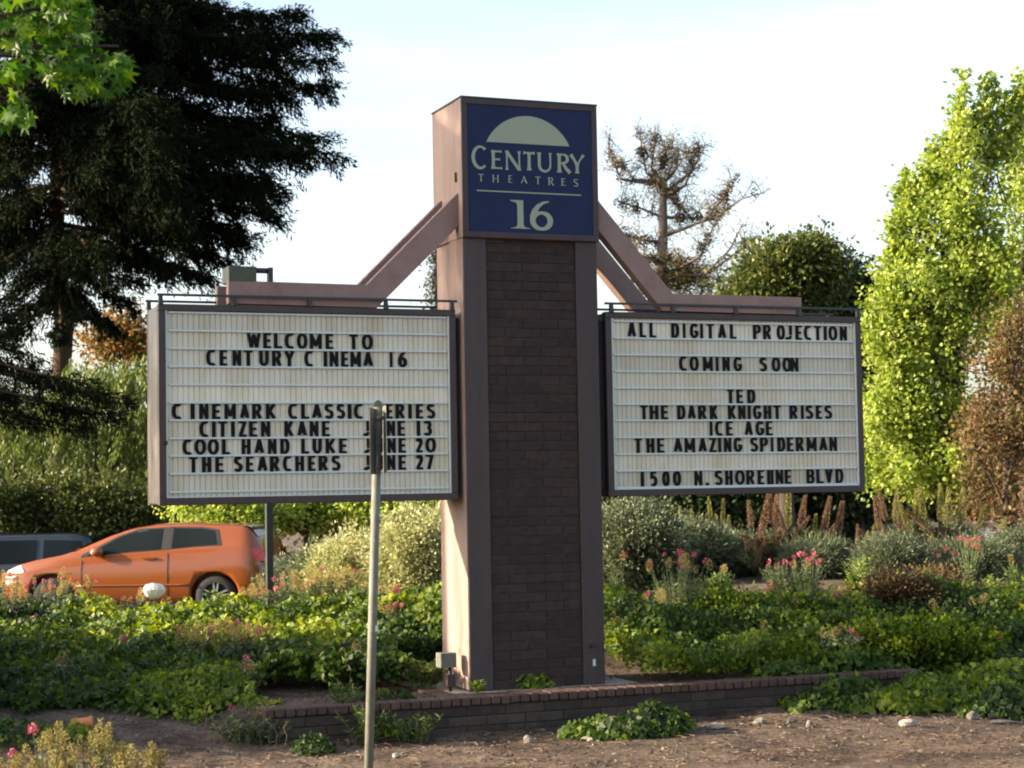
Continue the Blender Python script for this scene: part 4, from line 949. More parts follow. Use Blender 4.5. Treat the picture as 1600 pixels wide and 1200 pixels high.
def forb(base, h, spread, nst, npink, ntan, label, name='valerian_plant', cat='flowering plant', group='red valerian plants', lm=LM_silver, heads=None, leafL=.055, lf=26, hs=1.0, dens=1.0):
    TT = Thing(name, base, label, cat, group); st = MB(); tips = []; Ps = []; Ds = []
    for i in range(nst):
        a_ = random.uniform(0, 2*PI); rr = spread*math.sqrt(random.random()); hh = h*random.uniform(.55, 1.05)*(1-.25*rr/spread)
        p0 = np.array(base)+np.array([math.cos(a_), math.sin(a_), 0])*rr*.35; p1 = np.array(base)+np.array([math.cos(a_)*rr, math.sin(a_)*rr, hh]); mid = (p0+p1)/2+np.array([math.cos(a_), math.sin(a_), 0])*rr*-.08
        st.tube([p0-np.array([0, 0, .05]), mid, p1], [.006, .005, .0035], 4, cap=False)
        tips.append((p1, hh))
        k = int(lf*dens); t = RNG.random(k)**.9*.92
        q = (1-t)[:, None]**2*p0+2*((1-t)*t)[:, None]*mid+(t**2)[:, None]*p1
        Ps.append(q); an = RNG.uniform(0, 2*PI, k); Ds.append(np.stack([np.cos(an), np.sin(an), RNG.uniform(.1, .9, k)], -1))
    me_mat = LM_stem
    so_ = part(TT, 'stems', st, M_stemplain)
    P = np.concatenate(Ps); D = nrm(np.concatenate(Ds)); n = len(P)
    leafobj('foliage', TT.o, TT.loc, P, D, nrm(RNG.normal(0, .5, (n, 3))+np.array([0, 0, 1])), leafL*RNG.uniform(.6, 1.3, n), leafL*.34*RNG.uniform(.7, 1.2, n), RNG.random(n), mat=lm)
    tips.sort(key=lambda q: -q[1])
    for i, (p, hh) in enumerate(tips[:npink+ntan]):
        if i % max(1, (npink+ntan)//max(1, npink)) == 0 and npink > 0:
            o = bpy.data.objects.new('flower_head', random.choice(PINK)); link(o, TT.o); npink -= 1; sc = random.uniform(.8, 1.35)*hs
        else:
            o = bpy.data.objects.new('seed_head', random.choice(heads or TANP)); link(o, TT.o); sc = random.uniform(.7, 1.2)*hs; p = p-np.array([0, 0, .06])
        o.location = p-TT.loc; o.scale = (sc,)*3; o.rotation_euler = (random.uniform(-.25, .25), random.uniform(-.25, .25), random.uniform(0, 6))
    return TT
M_stemplain = mk('green_stems', (.09, .13, .04), .6)
def at(px, dep, zoff=0):
    p = G(px, dep); p[2] += zoff; return p
# (px, depth, zoff, h, spread, stems, pink, tan, label)
V = [
 (8, 24.2, .22, .68, .30, 26, 5, 9, 'pink valerian at the left edge before the hood of the orange car'),
 (52, 24.0, .22, .60, .30, 26, 6, 8, 'pink and tan valerian below the headlight of the orange car'),
 (112, 24.1, .22, .66, .34, 30, 10, 10, 'tall pink valerian clump in front of the car door line, left of the boulder'),
 (85, 23.8, .20, .52, .36, 40, 4, 8, 'leafy valerian hiding the front wheel of the orange car'),
 (30, 23.7, .20, .46, .34, 40, 3, 6, 'leafy valerian at the left edge under the hood of the orange car'),
 (175, 24.2, .18, .35, .2, 12, 1, 6, 'thin tan seeding valerian halfway between the pink clump and the boulder'),
 (212, 24.0, .2, .42, .16, 14, 5, 4, 'small pink valerian growing against the left side of the white boulder'),
 (262, 24.2, .2, .28, .12, 8, 2, 2, 'few pink stalks right behind the white boulder'),
 (400, 24.0, .2, .42, .3, 24, 4, 10, 'tan and pink valerian below the rear wheel of the orange car'),
 (440, 24.2, .2, .60, .32, 30, 6, 14, 'tall tan seeding valerian beside the dark post behind the ivy'),
 (490, 24.2, .2, .62, .34, 32, 3, 18, 'bushy tan seeding valerian between the dark post and the steel post'),
 (540, 24.2, .2, .60, .34, 32, 2, 18, 'straw coloured valerian clump just left of the steel post'),
 (604, 23.0, .3, .42, .16, 14, 6, 2, 'pink valerian just right of the steel post among ivy'),
 (618, 21.8, .25, .40, .16, 14, 4, 2, 'lower pink valerian between the steel post and the tower'),
 (300, 19.9, .12, .55, .30, 30, 2, 14, 'tan seeding valerian in the middle of the ivy bank, left half of the pair'),
 (355, 20.1, .1, .60, .34, 40, 6, 16, 'tan and pink valerian in the middle of the ivy bank, right half of the pair'),
 (395, 20.2, .1, .55, .20, 20, 4, 3, 'green valerian with pink heads on the right of the ivy bank pair'),
 (190, 20.0, .1, .40, .2, 14, 1, 1, 'sparse green valerian low on the dark left ivy bank'),
 (965, 24.4, .05, .55, .28, 22, 6, 2, 'pink valerian against the right side of the tower before the dark shrub'),
 (1055, 21.6, .12, .95, .40, 60, 12, 8, 'large tall pink valerian right of the tower under the marquee'),
 (1020, 21.2, .1, .55, .35, 40, 1, 6, 'leafy valerian at the left foot of the large pink one'),
 (1208, 23.6, .05, .42, .14, 12, 5, 0, 'slim pink valerian on bare soil below the brown spiked shrub'),
 (1262, 22.6, .1, .70, .24, 30, 10, 2, 'tall pink valerian in the centre of the right hand bed'),
 (1300, 22.0, .05, .45, .3, 26, 5, 2, 'low pink valerian right of the tall one in the right hand bed'),
 (1225, 21.6, .05, .32, .3, 26, 2, 2, 'low leafy valerian in the ivy under the slim pink one'),
 (1470, 24.2, .05, .45, .2, 14, 4, 1, 'pink valerian on bare soil near the right rounded shrub'),
 (1510, 23.8, .05, .62, .26, 26, 8, 4, 'tall pink valerian on the right before the grey shrubs'),
 (415, 17.15, .0, .34, .30, 26, 0, 2, 'grey green leafy plant hanging over the left end of the brick wall'),
 (375, 17.1, .0, .34, .35, 26, 1, 0, 'grey green leafy plant on the dark dirt just left of the brick wall'),
 (385, 18.7, .0, .40, .25, 22, 3, 1, 'green valerian with pink heads at the left end of the brick wall'),
]
for (px, dep, zo, h, sp, ns_, npk, nt_, lb) in V:
    forb(at(px, dep, zo), h, sp, ns_, npk, nt_, lb, hs=.85)
rr_ = random.Random(11); EX = ['leafy young valerian in the right hand ivy', 'grey green bushy valerian in the right hand bed', 'light green valerian rising from the right hand ivy']
side = ['behind the cap bricks', 'near the large pink one', 'on the rise', 'by the bare soil', 'in the shade', 'towards the right edge']
for i in range(26):
    px = 940+i*26+rr_.uniform(-8, 8); dep = rr_.uniform(20.3, 23.4)
    if px < 1010: dep = rr_.uniform(20.3, 23)
    hgt = rr_.uniform(.22, .5)
    forb(at(px, dep, .08), hgt, rr_.uniform(.2, .36), rr_.randint(20, 34), rr_.choice((0, 0, 1, 2)), rr_.choice((0, 1, 3)), '%s, %s from the tower' % (EX[i % 3], ['first', 'second', 'third', 'fourth', 'fifth', 'sixth', 'seventh', 'eighth', 'ninth'][i//3]), lm=rr_.choice((LM_silver, LM_stem, LM_pepper)), hs=.8)
for i in range(12):
    px = -20+i*58+rr_.uniform(-14, 14); dep = rr_.uniform(18.3, 22.8)
    forb(at(px, dep, .1), rr_.uniform(.25, .42), rr_.uniform(.15, .3), rr_.randint(10, 20), rr_.choice((0, 1)), rr_.choice((0, 2, 4)), 'weedy plant in the left ivy bank, %s from the left edge' % ['first', 'second', 'third', 'fourth', 'fifth', 'sixth', 'seventh', 'eighth', 'ninth', 'tenth', 'eleventh', 'twelfth'][i], lm=rr_.choice((LM_silver, LM_stem)), hs=.8)
# foreground golden plumes
for i, (px, dep, h, sp, ns_, nh, lb) in enumerate([(20, 13.6, .42, .20, 14, 10, 'golden plumed weed at the lower left corner'), (75, 13.5, .52, .26, 26, 20, 'golden plumed weed with two tall plumes in the lower left'), (135, 13.6, .58, .26, 30, 24, 'tallest golden plumed weed in the lower left foreground'), (195, 13.4, .38, .22, 18, 14, 'golden plumed weed right of the tallest one in the lower left'), (245, 13.4, .30, .12, 8, 5, 'small golden plumed weed furthest right of the foreground group')]):
    bpt = at(px, dep); bpt[2] = U(px, 1225, dep)[2]-.0
    bpt[2] = float(terrain(bpt[0], bpt[1])); hh = U(px, 1125 if i in (1, 2) else 1165, dep)[2]-bpt[2]
    forb(bpt, hh, sp, ns_, 1 if i < 2 else 0, nh, lb, 'plumed_weed', 'weed', 'golden plumed weeds in the foreground', heads=GOLDP, lf=14, leafL=.05)
# leafy saplings
for (px, dep, zo, h, sp, ns_, lb, lm) in [(1345, 23.2, .05, .60, .26, 16, 'bright green leafy sapling on the bare soil of the right bed', LM_lime), (385, 17.5, 0, .30, .1, 6, 'small upright leafy sprout on the dirt left of the steel post', LM_lime), (570, 17.2, 0, .45, .35, 14, 'straggly green weed with long stems beside the steel post', LM_pepper), (640, 17.3, 0, .35, .3, 12, 'straggly green weed leaning right of the steel post against the wall', LM_pepper), (1540, 23.0, .03, .30, .4, 18, 'low bright green sprouts at the right edge of the soil', LM_lime), (535, 17.6, 0, .3, .2, 8, 'weed with narrow leaves just left of the steel post by the wall', LM_pepper), (660, 18.9, .05, .30, .3, 24, 'leafy weed by the left corner of the tower plinth', LM_pepper), (745, 18.1, 0.05, .13, .08, 5, 'tiny green sprout at the left front corner of the tower', LM_lime)]:
    forb(at(px, dep, zo), h, sp, ns_, 0, 0, lb, 'leafy_weed', 'weed', 'leafy green weeds', lm=lm, lf=30, leafL=.07)
# dry twigs
for i, (px, py) in enumerate([(430, 1165), (445, 1168), (320, 1140), (1420, 1040)]):
    c = GP(px, py); mb = MB(); mb.tube([c-np.array([0, 0, .03]), c+np.array([.02, 0, .1]), c+np.array([-.01, 0, .17]), c+np.array([.03, 0, .24])], [.005, .004, .003, .002], 5)
    tag(mb.build('dry_twig', mk('dry_twig_%d' % i, (.25, .16, .10), .8), None, tuple(c)), ['bare dry twig standing in the dirt, left of a pair', 'bare dry twig standing in the dirt, right of a pair', 'bare dry twig on the dark dirt below the ivy bank', 'bare dry twig beyond the right end of the brick wall'][i], 'twig', 'dry twigs')

# ------------------------------------------------------------------ shrubs
def shrub(name, px, dep, w, h, label, lm, cat='shrub', per=70, crad=.16, L=.05, Wd=.018, ncl=150, zo=0, group=None, jit=1, shape=KITE, wd=None, flat=.9):
    b = at(px, dep, zo); TT = Thing(name, b, label, cat, group); wd = wd or w
    mb = MB(); limbs(mb, b, [b+np.array([random.uniform(-w, w)*.5, random.uniform(-wd, wd)*.5, h*random.uniform(.4, .8)]) for _ in range(7)], .025)
    part(TT, 'branches', mb, M_bark)
    bl_ = [(b+np.array([0, 0, h*.48]), (w, wd, h*.52), ncl)]
    for k in range(4):
        a_ = random.uniform(0, 2*PI); bl_.append((b+np.array([math.cos(a_)*w*.6, math.sin(a_)*wd*.6, h*random.uniform(.35, .7)]), (w*.45, wd*.45, h*.36), ncl//5))
    P, O, V_ = clumps(bl_, per, crad, 1, .72); m_ = P[:, 2] > b[2]-.02; P, O, V_ = P[m_], O[m_], V_[m_]
    n = len(P); D = nrm(O+RNG.normal(0, .45*jit, (n, 3))); N = nrm(RNG.normal(size=(n, 3))+np.array([0, 0, .5]))
    leafobj('foliage', TT.o, TT.loc, P, D, N, L*RNG.uniform(.6, 1.3, n), Wd*RNG.uniform(.7, 1.3, n), V_, mat=lm, shape=shape); return TT
shrub('pittosporum_bush', 655, 25.6, .60, 1.30, 'tall pale cream and green variegated bush just left of the tower', LM_vari, L=.06, Wd=.035, ncl=330, crad=.2)
shrub('pittosporum_bush', 560, 26.6, .75, 1.15, 'wide pale variegated bush behind the steel post under the left marquee', LM_vari, L=.06, Wd=.03, ncl=260)
shrub('grey_shrub', 500, 27.2, .6, 1.05, 'grey green shrub under the left marquee right of the dark post', LM_silver, ncl=260, L=.06, Wd=.028)
shrub('grey_shrub', 452, 28.5, .42, .95, 'grey green shrub directly behind the dark thin post', LM_silver, ncl=200, L=.06, Wd=.028)
shrub('olive_shrub', 985, 25.0, .62, 1.05, 'large rounded dark grey green bush against the right side of the tower', LM_silver, ncl=420, L=.06, Wd=.03, crad=.18)
shrub('olive_shrub', 925, 26.0, .7, 1.0, 'dark grey green bush partly hidden behind the tower', LM_silver, ncl=250, L=.06, Wd=.03)
shrub('silver_shrub', 1080, 26.6, .45, .72, 'pale silver shrub between the dark bush and the brown spiked shrub', LM_silver, ncl=260, L=.08, Wd=.018, crad=.2)
shrub('silver_shrub', 1150, 27.4, .5, .5, 'bright silver green shrub behind the left of the brown spikes', LM_silver, ncl=240, L=.08, Wd=.018)
shrub('olive_shrub', 1385, 24.5, .40, .52, 'neat dome shaped dark grey shrub in the middle of the right bed', LM_silver, ncl=420, L=.045, Wd=.014, crad=.12)
shrub('silver_shrub', 1515, 25.0, .55, .36, 'low spreading pale grey shrub at the right of the dome shrub', LM_silver, ncl=340, L=.06, Wd=.014, crad=.15)
shrub('silver_shrub', 1605, 26.2, .45, .50, 'grey green shrub cut by the right picture edge', LM_silver, ncl=280, L=.06, Wd=.016)
shrub('silver_shrub', 1275, 25.2, .36, .40, 'leafy silver mound at the foot of the brown spiked shrub', LM_silver, ncl=300, L=.10, Wd=.014, crad=.14)
shrub('dark_bush', 1180, 21.8, .9, .32, 'low dark green cover at the foot of the tall pink valerians', LM_ivy, ncl=150, L=.06, Wd=.045, wd=.5)
shrub('bronze_shrub', 1400, 22.4, .45, .38, 'low dark reddish brown shrub in the ivy of the right bed', leafmat('bronze_leaves', [(.025, .017, .010), (.05, .03, .015), (.07, .055, .018)], .2), ncl=240, L=.05, Wd=.025)
shrub('dry_weed', 1455, 23.3, .35, .2, 'dry yellowish weeds right of the reddish brown shrub', LM_brown, ncl=70, L=.06, Wd=.02)
shrub('dark_bush', 1430, 21.0, .8, .4, 'shaded green bush behind the end of the brick wall', LM_ivy, ncl=170, L=.06, Wd=.045)
# echiums
def spike_mesh(h, r, n, mat):
    t = RNG.random(n); rr = r*(np.clip(t/.15, 0, 1)**.6)*(1-.82*t**2.2); a_ = RNG.uniform(0, 2*PI, n); o_ = np.stack([np.cos(a_), np.sin(a_), np.zeros(n)], -1)
    P = o_*rr[:, None]*.75+np.array([0, 0, 1])*(t*h)[:, None]; D = nrm(o_+np.array([0, 0, .5])+RNG.normal(0, .25, (n, 3))); return leafmesh(P, D, nrm(np.cross(D, o_+.01)+RNG.normal(0, .4, (n, 3))), .030, .016, RNG.beta(2, 2, n), mat=mat, name='flower_spike')
SPB = [spike_mesh(.60, .050, 900, LM_spikeb) for _ in range(3)]; SPG = [spike_mesh(.62, .06, 800, LM_spikeg) for _ in range(3)]
def echium(px, dep, w, h, label, spikes, ncl=240, zo=0, sc=1.0, leafc=LM_silver):
    b = at(px, dep, zo); TT = Thing('echium_shrub', b, label, 'flowering shrub', 'spiked echium shrubs')
    mb = MB(); tops = []
    for (spx, spy, tilt, kind, s_) in spikes:
        q = U(spx, spy+14, dep-w*.75+random.uniform(-.35, .25)); tops.append(q)
        o = bpy.data.objects.new('flower_spike', random.choice(SPB if kind == 'b' else SPG)); link(o, TT.o)
        ax = e2*math.sin(tilt)+np.array([0, 0, 1])*math.cos(tilt)+e1*random.uniform(-.2, .2)
        o.rotation_euler = Vector(ax).to_track_quat('Z', 'Y').to_euler(); o.scale = (sc*s_*1.1, sc*s_*1.1, sc*s_*random.uniform(.95, 1.25)); o.location = q-TT.loc
        m_ = (q+b)/2+np.array([0, 0, -.1]); m_[2] = min(m_[2], q[2]-.15)
        mb.tube([b+np.array([0, 0, .1]), m_, q, q+nrm(ax)*.4*s_], [.018, .013, .010, .004], 5)
    part(TT, 'stems', mb, M_bark)
    # narrow leaf rosettes
    nR = ncl; cc = b+np.array([0, 0, h*.40])+rdir(nR)*np.array([w, w*.7, h*.45])*RNG.uniform(.7, 1.05, (nR, 1)); per = 42
    idx = np.repeat(np.arange(nR), per); ax = nrm(cc-(b+np.array([0, 0, h*.2]))); n = len(idx)
    D = nrm(ax[idx]*.55+rdir(n)); leafobj('foliage', TT.o, TT.loc, cc[idx]+rdir(n)*.02, D, nrm(np.cross(D, ax[idx])+.2*rdir(n)), RNG.uniform(.09, .17, n), .016, RNG.random(nR)[idx]*.6+RNG.random(n)*.4, mat=leafc)
    return TT
rad = math.radians
echium(1235, 26.2, .70, .72, 'silver leaved shrub with a crown of tall brown flower spikes right of the tower', [
 (1186, 838, rad(12), 'b', 1.0), (1174, 812, rad(-6), 'b', .7), (1205, 806, rad(-2), 'b', .9), (1215, 845, rad(-3), 'b', .95), (1210, 808, rad(6), 'b', .8), (1232, 848, rad(-12), 'b', .8), (1236, 838, rad(35), 'b', .7), (1248, 824, rad(12), 'b', .9), (1203, 850, rad(-58), 'b', .75), (1276, 845, rad(38), 'b', .8), (1285, 826, rad(12), 'b', .9), (1306, 838, rad(12), 'b', 1.0), (1178, 872, rad(25), 'b', .6), (1168, 850, rad(-4), 'b', .55), (1231, 812, rad(2), 'g', .8), (1272, 835, rad(6), 'g', .6)])
echium(1450, 27.6, .85, .78, 'large silver shrub bristling with green and brown spikes at the right', [
 (1374, 815, rad(-5), 'b', .85), (1384, 800, rad(-8), 'b', .8), (1402, 845, rad(-30), 'b', .7), (1408, 820, rad(-10), 'b', .8), (1425, 822, rad(-22), 'g', .8), (1432, 800, rad(2), 'g', .8), (1445, 815, rad(-6), 'g', .9), (1460, 818, rad(-50), 'b', .8), (1470, 800, rad(3), 'g', .8), (1482, 815, rad(0), 'g', .9), (1442, 835, rad(-35), 'g', .8), (1415, 852, rad(-50), 'b', .7), (1390, 835, rad(-65), 'b', .7), (1484, 850, rad(-18), 'b', .85), (1455, 850, rad(4), 'g', .5), (1500, 805, rad(6), 'g', .8), (1398, 800, rad(4), 'g', .7), (1340, 850, rad(3), 'b', .6), (1352, 848, rad(8), 'g', .5), (1365, 842, rad(2), 'g', .5), (1525, 845, rad(12), 'g', 1.1), (1560, 852, rad(14), 'g', .8)])
echium(1085, 29.5, .8, .75, 'yellow green shrub with small blunt spikes behind the silver shrubs by the tower', [
 (px, 835-random.uniform(0, 32), rad(random.uniform(-8, 8)), 'g', .6) for px in range(1030, 1140, 9)], zo=0)

# ------------------------------------------------------------------ trees
def B(px, py, dep, rx, rz, n, ry=None, dj=.6):
    """blob: picked centre, radii in picked pixels"""
    k = dep/F_PX; return (U(px, py, dep+random.uniform(-dj, dj)), (rx*k, (ry or rx)*k, rz*k), n)
# lime green tree right
D1 = 31.5
b1 = at(1480, D1)
lime = [B(1508, 238, D1, 22, 46, 16), B(1500, 315, D1, 56, 50, 50), B(1552, 245, D1, 18, 46, 14), B(1460, 300, D1, 30, 45, 22), B(1470, 360, D1, 66, 60, 60), B(1545, 350, D1, 58, 80, 70), B(1425, 320, D1, 18, 30, 8), B(1428, 390, D1, 34, 46, 26), B(1520, 450, D1, 80, 60, 90), B(1440, 460, D1, 60, 55, 60), B(1390, 475, D1, 30, 50, 26), B(1400, 560, D1, 44, 60, 60), B(1470, 560, D1, 75, 60, 95), B(1390, 640, D1, 40, 50, 55), B(1450, 650, D1, 70, 60, 90), B(1385, 720, D1, 34, 40, 42), B(1440, 735, D1, 65, 40, 60), B(1500, 700, D1, 50, 60, 50)]
TL = tree('sweetgum_tree', b1, U(1510, 200, D1), .17, lime, 'tall bright lime green tree just right of the right marquee', 'tree', LM_lime, M_bark, per=52, crad=.27, L=.085, Wd=.065, dens=1.1, shell=.15, shape=ROUND, split=16, thin=.5, group='lime green trees')
# thin leader shoots
sh = []
for (px, y0_, y1_) in [(1503, 122, 215), (1535, 130, 230), (1552, 122, 230), (1494, 175, 240), (1482, 215, 280), (1416, 275, 340), (1525, 170, 240), (1578, 150, 240), (1596, 118, 200), (1462, 225, 290), (1440, 262, 320), (1388, 400, 450), (1400, 340, 400)]:
    for k in range(9): sh.append(B(px+random.uniform(-3, 3), y0_+(y1_-y0_)*k/8, D1, 3+k*1.1, 7, 2, dj=.1))
P, O, V_ = clumps(sh, 22, .14, 1, .2); n = len(P); leafobj('crown', TL.o, TL.loc, P, nrm(O+RNG.normal(0, .6, (n, 3))), rdir(n), .09*RNG.uniform(.6, 1.2, n), .075, V_, shape=ROUND, mat=LM_lime)
D2 = 33.5
lime2 = [B(1596, 185, D2, 14, 40, 9), B(1588, 255, D2, 28, 46, 26), B(1600, 330, D2, 60, 70, 70), B(1640, 250, D2, 60, 90, 70), B(1590, 440, D2, 60, 60, 70), B(1660, 420, D2, 70, 90, 80), B(1570, 520, D2, 50, 50, 50), B(1640, 580, D2, 80, 80, 80)]
tree('sweetgum_tree', at(1600, D2), U(1612, 210, D2), .18, lime2, 'second lime green tree cut by the right picture edge', 'tree', LM_lime, M_bark, per=52, crad=.27, L=.085, Wd=.065, dens=1.0, shell=.15, shape=ROUND, split=16, thin=.5, group='lime green trees')
# brown tree
D3 = 29.5
br = [B(1530, 790, D3, 40, 30, 22), B(1590, 800, D3, 40, 30, 26), B(1575, 520, D3, 22, 26, 10), B(1600, 500, D3, 20, 26, 8), B(1560, 600, D3, 42, 55, 40), B(1590, 560, D3, 38, 50, 34), B(1545, 660, D3, 40, 50, 40), B(1600, 680, D3, 50, 60, 60), B(1570, 740, D3, 50, 45, 45), B(1520, 700, D3, 26, 34, 14), B(1640, 620, D3, 50, 80, 60)]
tree('dry_tree', at(1560, D3), U(1590, 560, D3), .09, br, 'reddish brown half dry tree at the right picture edge', 'tree', LM_brown, M_bark, per=34, crad=.30, L=.085, Wd=.05, dens=1.0, shell=.1, split=10)
# dark green round trees behind right marquee
D4 = 38.0
dk = [B(1205, 462, D4, 42, 48, 70), B(1250, 452, D4, 46, 42, 66), B(1277, 418, D4, 22, 26, 18), B(1205, 418, D4, 18, 20, 12), B(1165, 480, D4, 34, 40, 44), B(1220, 520, D4, 80, 70, 120), B(1290, 480, D4, 36, 46, 60)]
dk += [B(x, y+14, D4, 8, 15, 4) for x, y in ((1160, 455), (1178, 430), (1196, 402), (1215, 392), (1232, 405), (1250, 388), (1272, 376), (1288, 392), (1300, 410))]
tree('oak_tree', at(1225, D4), U(1230, 470, D4), .22, dk, 'rounded olive green tree rising behind the right marquee', 'tree', LM_oak, M_bark, per=95, crad=.36, L=.13, Wd=.075, dens=.95, shell=.2, split=14)
D5 = 40.0
dk2 = [B(1335, 462, D5, 26, 38, 44), B(1320, 520, D5, 60, 80, 120), B(1340, 640, D5, 60, 90, 120), B(1290, 700, D5, 100, 90, 160), B(1300, 800, D5, 90, 60, 110), B(1180, 740, D5, 90, 90, 140), B(1090, 780, D5, 90, 70, 120)]
tree('oak_tree', at(1330, D5), U(1335, 480, D5), .22, dk2, 'dark shaded evergreen tree between the right marquee and the lime green tree', 'tree', leafmat('deep_evergreen', [(.012, .024, .010), (.024, .042, .014), (.045, .065, .022)], .15), M_bark, per=90, crad=.45, L=.14, Wd=.08, dens=1.2, shell=.4)
# dead pine
D6 = 44.0
def dead_pine():
    base = at(1040, D6); TT = Thing('pine_tree', base, 'half dead pine with bare branches and cones behind the right beam', 'tree')
    mb = MB(); tr_ = [base]+[U(x, y, D6) for x, y in ((1032, 480), (1034, 420), (1036, 360), (1036, 310), (1040, 280))]
    mb.tube(tr_, [.21, .15, .135, .12, .09, .04], 9)
    P = []; C_ = []
    BR = [[(1036, 290), (1010, 270), (1003, 235), (1000, 205)], [(1034, 300), (1018, 262), (1022, 225), (1026, 212)], [(1038, 285), (1058, 262), (1060, 232)], [(1040, 300), (1080, 270), (1092, 245), (1092, 225)], [(1040, 310), (1070, 290), (1082, 265), (1068, 225)], [(1034, 290), (970, 280), (955, 245), (950, 215)], [(1036, 285), (990, 280), (965, 250)], [(1036, 340), (1000, 325), (965, 315)], [(1036, 370), (1100, 345), (1130, 310), (1150, 280)], [(1100, 345), (1125, 335), (1160, 310), (1190, 302)], [(1036, 380), (990, 372), (960, 360)], [(1040, 430), (1095, 400), (1120, 340)], [(1036, 430), (1100, 430), (1140, 390), (1160, 350)], [(1040, 440), (1110, 425), (1150, 395), (1180, 375)], [(1036, 410), (1000, 400), (975, 380)], [(1036, 340), (1075, 340), (1125, 340)], [(1036, 450), (1080, 440), (1120, 445)], [(1036, 300), (1060, 320), (1085, 345)], [(1034, 262), (1040, 240), (1045, 225)], [(1036, 400), (1060, 410), (1090, 440)], [(1036, 450), (1010, 430), (985, 440)]]
    for br_ in BR:
        dj = random.uniform(-1.6, 1.6); pts = [U(x, y, D6+dj*i/(len(br_)-1)) for i, (x, y) in enumerate(br_)]
        mb.tube(pts, [max(.014, .045*(1-.8*i/(len(pts)-1))) for i in range(len(pts))], 6)
        for k in range(19):
            i = random.randrange(len(pts)-1); t = random.random(); p = pts[i]+(pts[i+1]-pts[i])*t; q = p+rdir(1)[0]*np.array([.6, .4, .6])*random.uniform(.25, .85)+np.array([0, 0, .1])
            m_ = (p+q)/2+rdir(1)[0]*.06
            mb.tube([p, m_, q], [.015, .011, .006], 4)
            for _ in range(2):
                q2 = m_+rdir(1)[0]*random.uniform(.2, .5); mb.tube([m_, q2], [.009, .005], 3)
            if random.random() < .42: C_.append(p+rdir(1)[0]*.07)
            if random.random() < .62: P.append(q)
    part(TT, 'trunk', mb, mk('grey_dead_wood', (.12, .10, .09), .9, (.19, .16, .14), 8))
    P = np.array(P); per = 46; idx = np.repeat(np.arange(len(P)), per); n = len(idx); d_ = rdir(n)
    cv = RNG.random(len(P))
    leafobj('crown', TT.o, TT.loc, P[idx]+d_*RNG.uniform(0, .22, (n, 1)), d_, rdir(n), RNG.uniform(.06, .14, n), .016, cv[idx]*.8+RNG.random(n)*.2, mat=LM_pine)
    low = [B(x, y, D6, 26, 20, 12) for x, y in ((1085, 430), (1060, 455), (1120, 450), (1010, 450), (1040, 420))]
    Pq, O, V_ = clumps(low, 60, .35, 1, .2); n = len(Pq); leafobj('crown', TT.o, TT.loc, Pq, nrm(O+RNG.normal(0, .5, (n, 3))), rdir(n), .12, .03, V_, mat=LM_pine)
    cm_ = ball_mesh(.07, 40, .05, LM_spikeb, 'cone', 1.4)
    mcone = mk('dark_cone', (.05, .04, .04), .8); cm_.materials.clear(); cm_.materials.append(mcone)
    for p in C_: o = bpy.data.objects.new('pine_cone', cm_); link(o, TT.o); o.location = p-TT.loc; o.scale = (random.uniform(.8, 1.3),)*3
dead_pine()
# slender tree left of the tower
D7 = 45
tree('young_tree', at(684, D7), U(682, 385, D7), .07, [B(682, 400+k*16, D7, 6+k*1.3, 9, 4) for k in range(7)], 'thin sparse young tree peeking out between left marquee and tower', 'tree', LM_pine, M_bark, per=22, crad=.25, L=.12, Wd=.04, shell=.2)
# pepper tree, weeping
D8 = 42.0
def weeping(name, base, blobs, label, lm, dens=1.0, n_str=0):
    TT = Thing(name, base, label, 'tree'); mb = MB(); cs = [np.array(b[0]) for b in blobs]; base = np.array(base)
    top = base+np.array([0, 0, 2.2]); mb.tube([base-np.array([0, 0, .1]), base+np.array([.1, 0, 1.2]), top], [.28, .22, .18], 9); limbs(mb, top, cs, .10)
    part(TT, 'trunk', mb, M_bark)
    Ps = []; Ds = []; Vs = []
    for (c, r, n) in blobs:
        for i in range(int(n*dens)):
            d_ = rdir(1)[0]; d_[2] = abs(d_[2]); p = np.array(c)+d_*np.array(r)*random.uniform(.5, 1.08); Ls = random.uniform(.2, 1.1); k = int(Ls*34); t = RNG.random(k)
            out = np.array([d_[0], d_[1], 0])*.35+rdir(1)[0]*np.array([.35, .35, .1])
            q = p+out*np.sqrt(t)[:, None]+np.array([0, 0, -1])*(t*Ls)[:, None]+RNG.normal(0, .03, (k, 3)); Ps.append(q); an = RNG.uniform(0, 2*PI, k)
            Ds.append(np.stack([np.cos(an)*.5, np.sin(an)*.5, -np.ones(k)], -1)); Vs.append(np.full(k, random.gauss(.5, .17))+RNG.normal(0, .1, k))
    P = np.concatenate(Ps); D = nrm(np.concatenate(Ds)); n = len(P)
    leafobj('crown', TT.o, TT.loc, P, D, rdir(n), RNG.uniform(.09, .17, n), .04, np.concatenate(Vs), mat=lm); return TT
weeping('pepper_tree', at(150, D8), [B(150, 610, D8, 75, 55, 150), B(215, 600, D8, 60, 50, 120), B(110, 680, D8, 80, 60, 120), B(200, 690, D8, 80, 60, 150), B(150, 760, D8, 100, 50, 120), B(260, 700, D8, 80, 80, 120), B(330, 760, D8, 90, 60, 120)], 'weeping yellow green pepper tree between the redwood and the left marquee', LM_pepper, 1.2)
D9 = 43
weeping('pepper_tree', at(20, D9), [B(30, 660, D9, 90, 60, 130), B(-40, 700, D9, 90, 80, 120), B(40, 760, D9, 100, 50, 130), B(-60, 620, D9, 70, 50, 80)], 'darker weeping tree at the left edge above the parked cars', LM_pepper, 1.1)
hzb = [B(x, y, 37.5, 34, 24, 26) for x, y in ((20, 790), (75, 775), (130, 795), (185, 785), (235, 790), (40, 815), (100, 820), (160, 815), (215, 822), (-30, 780))]
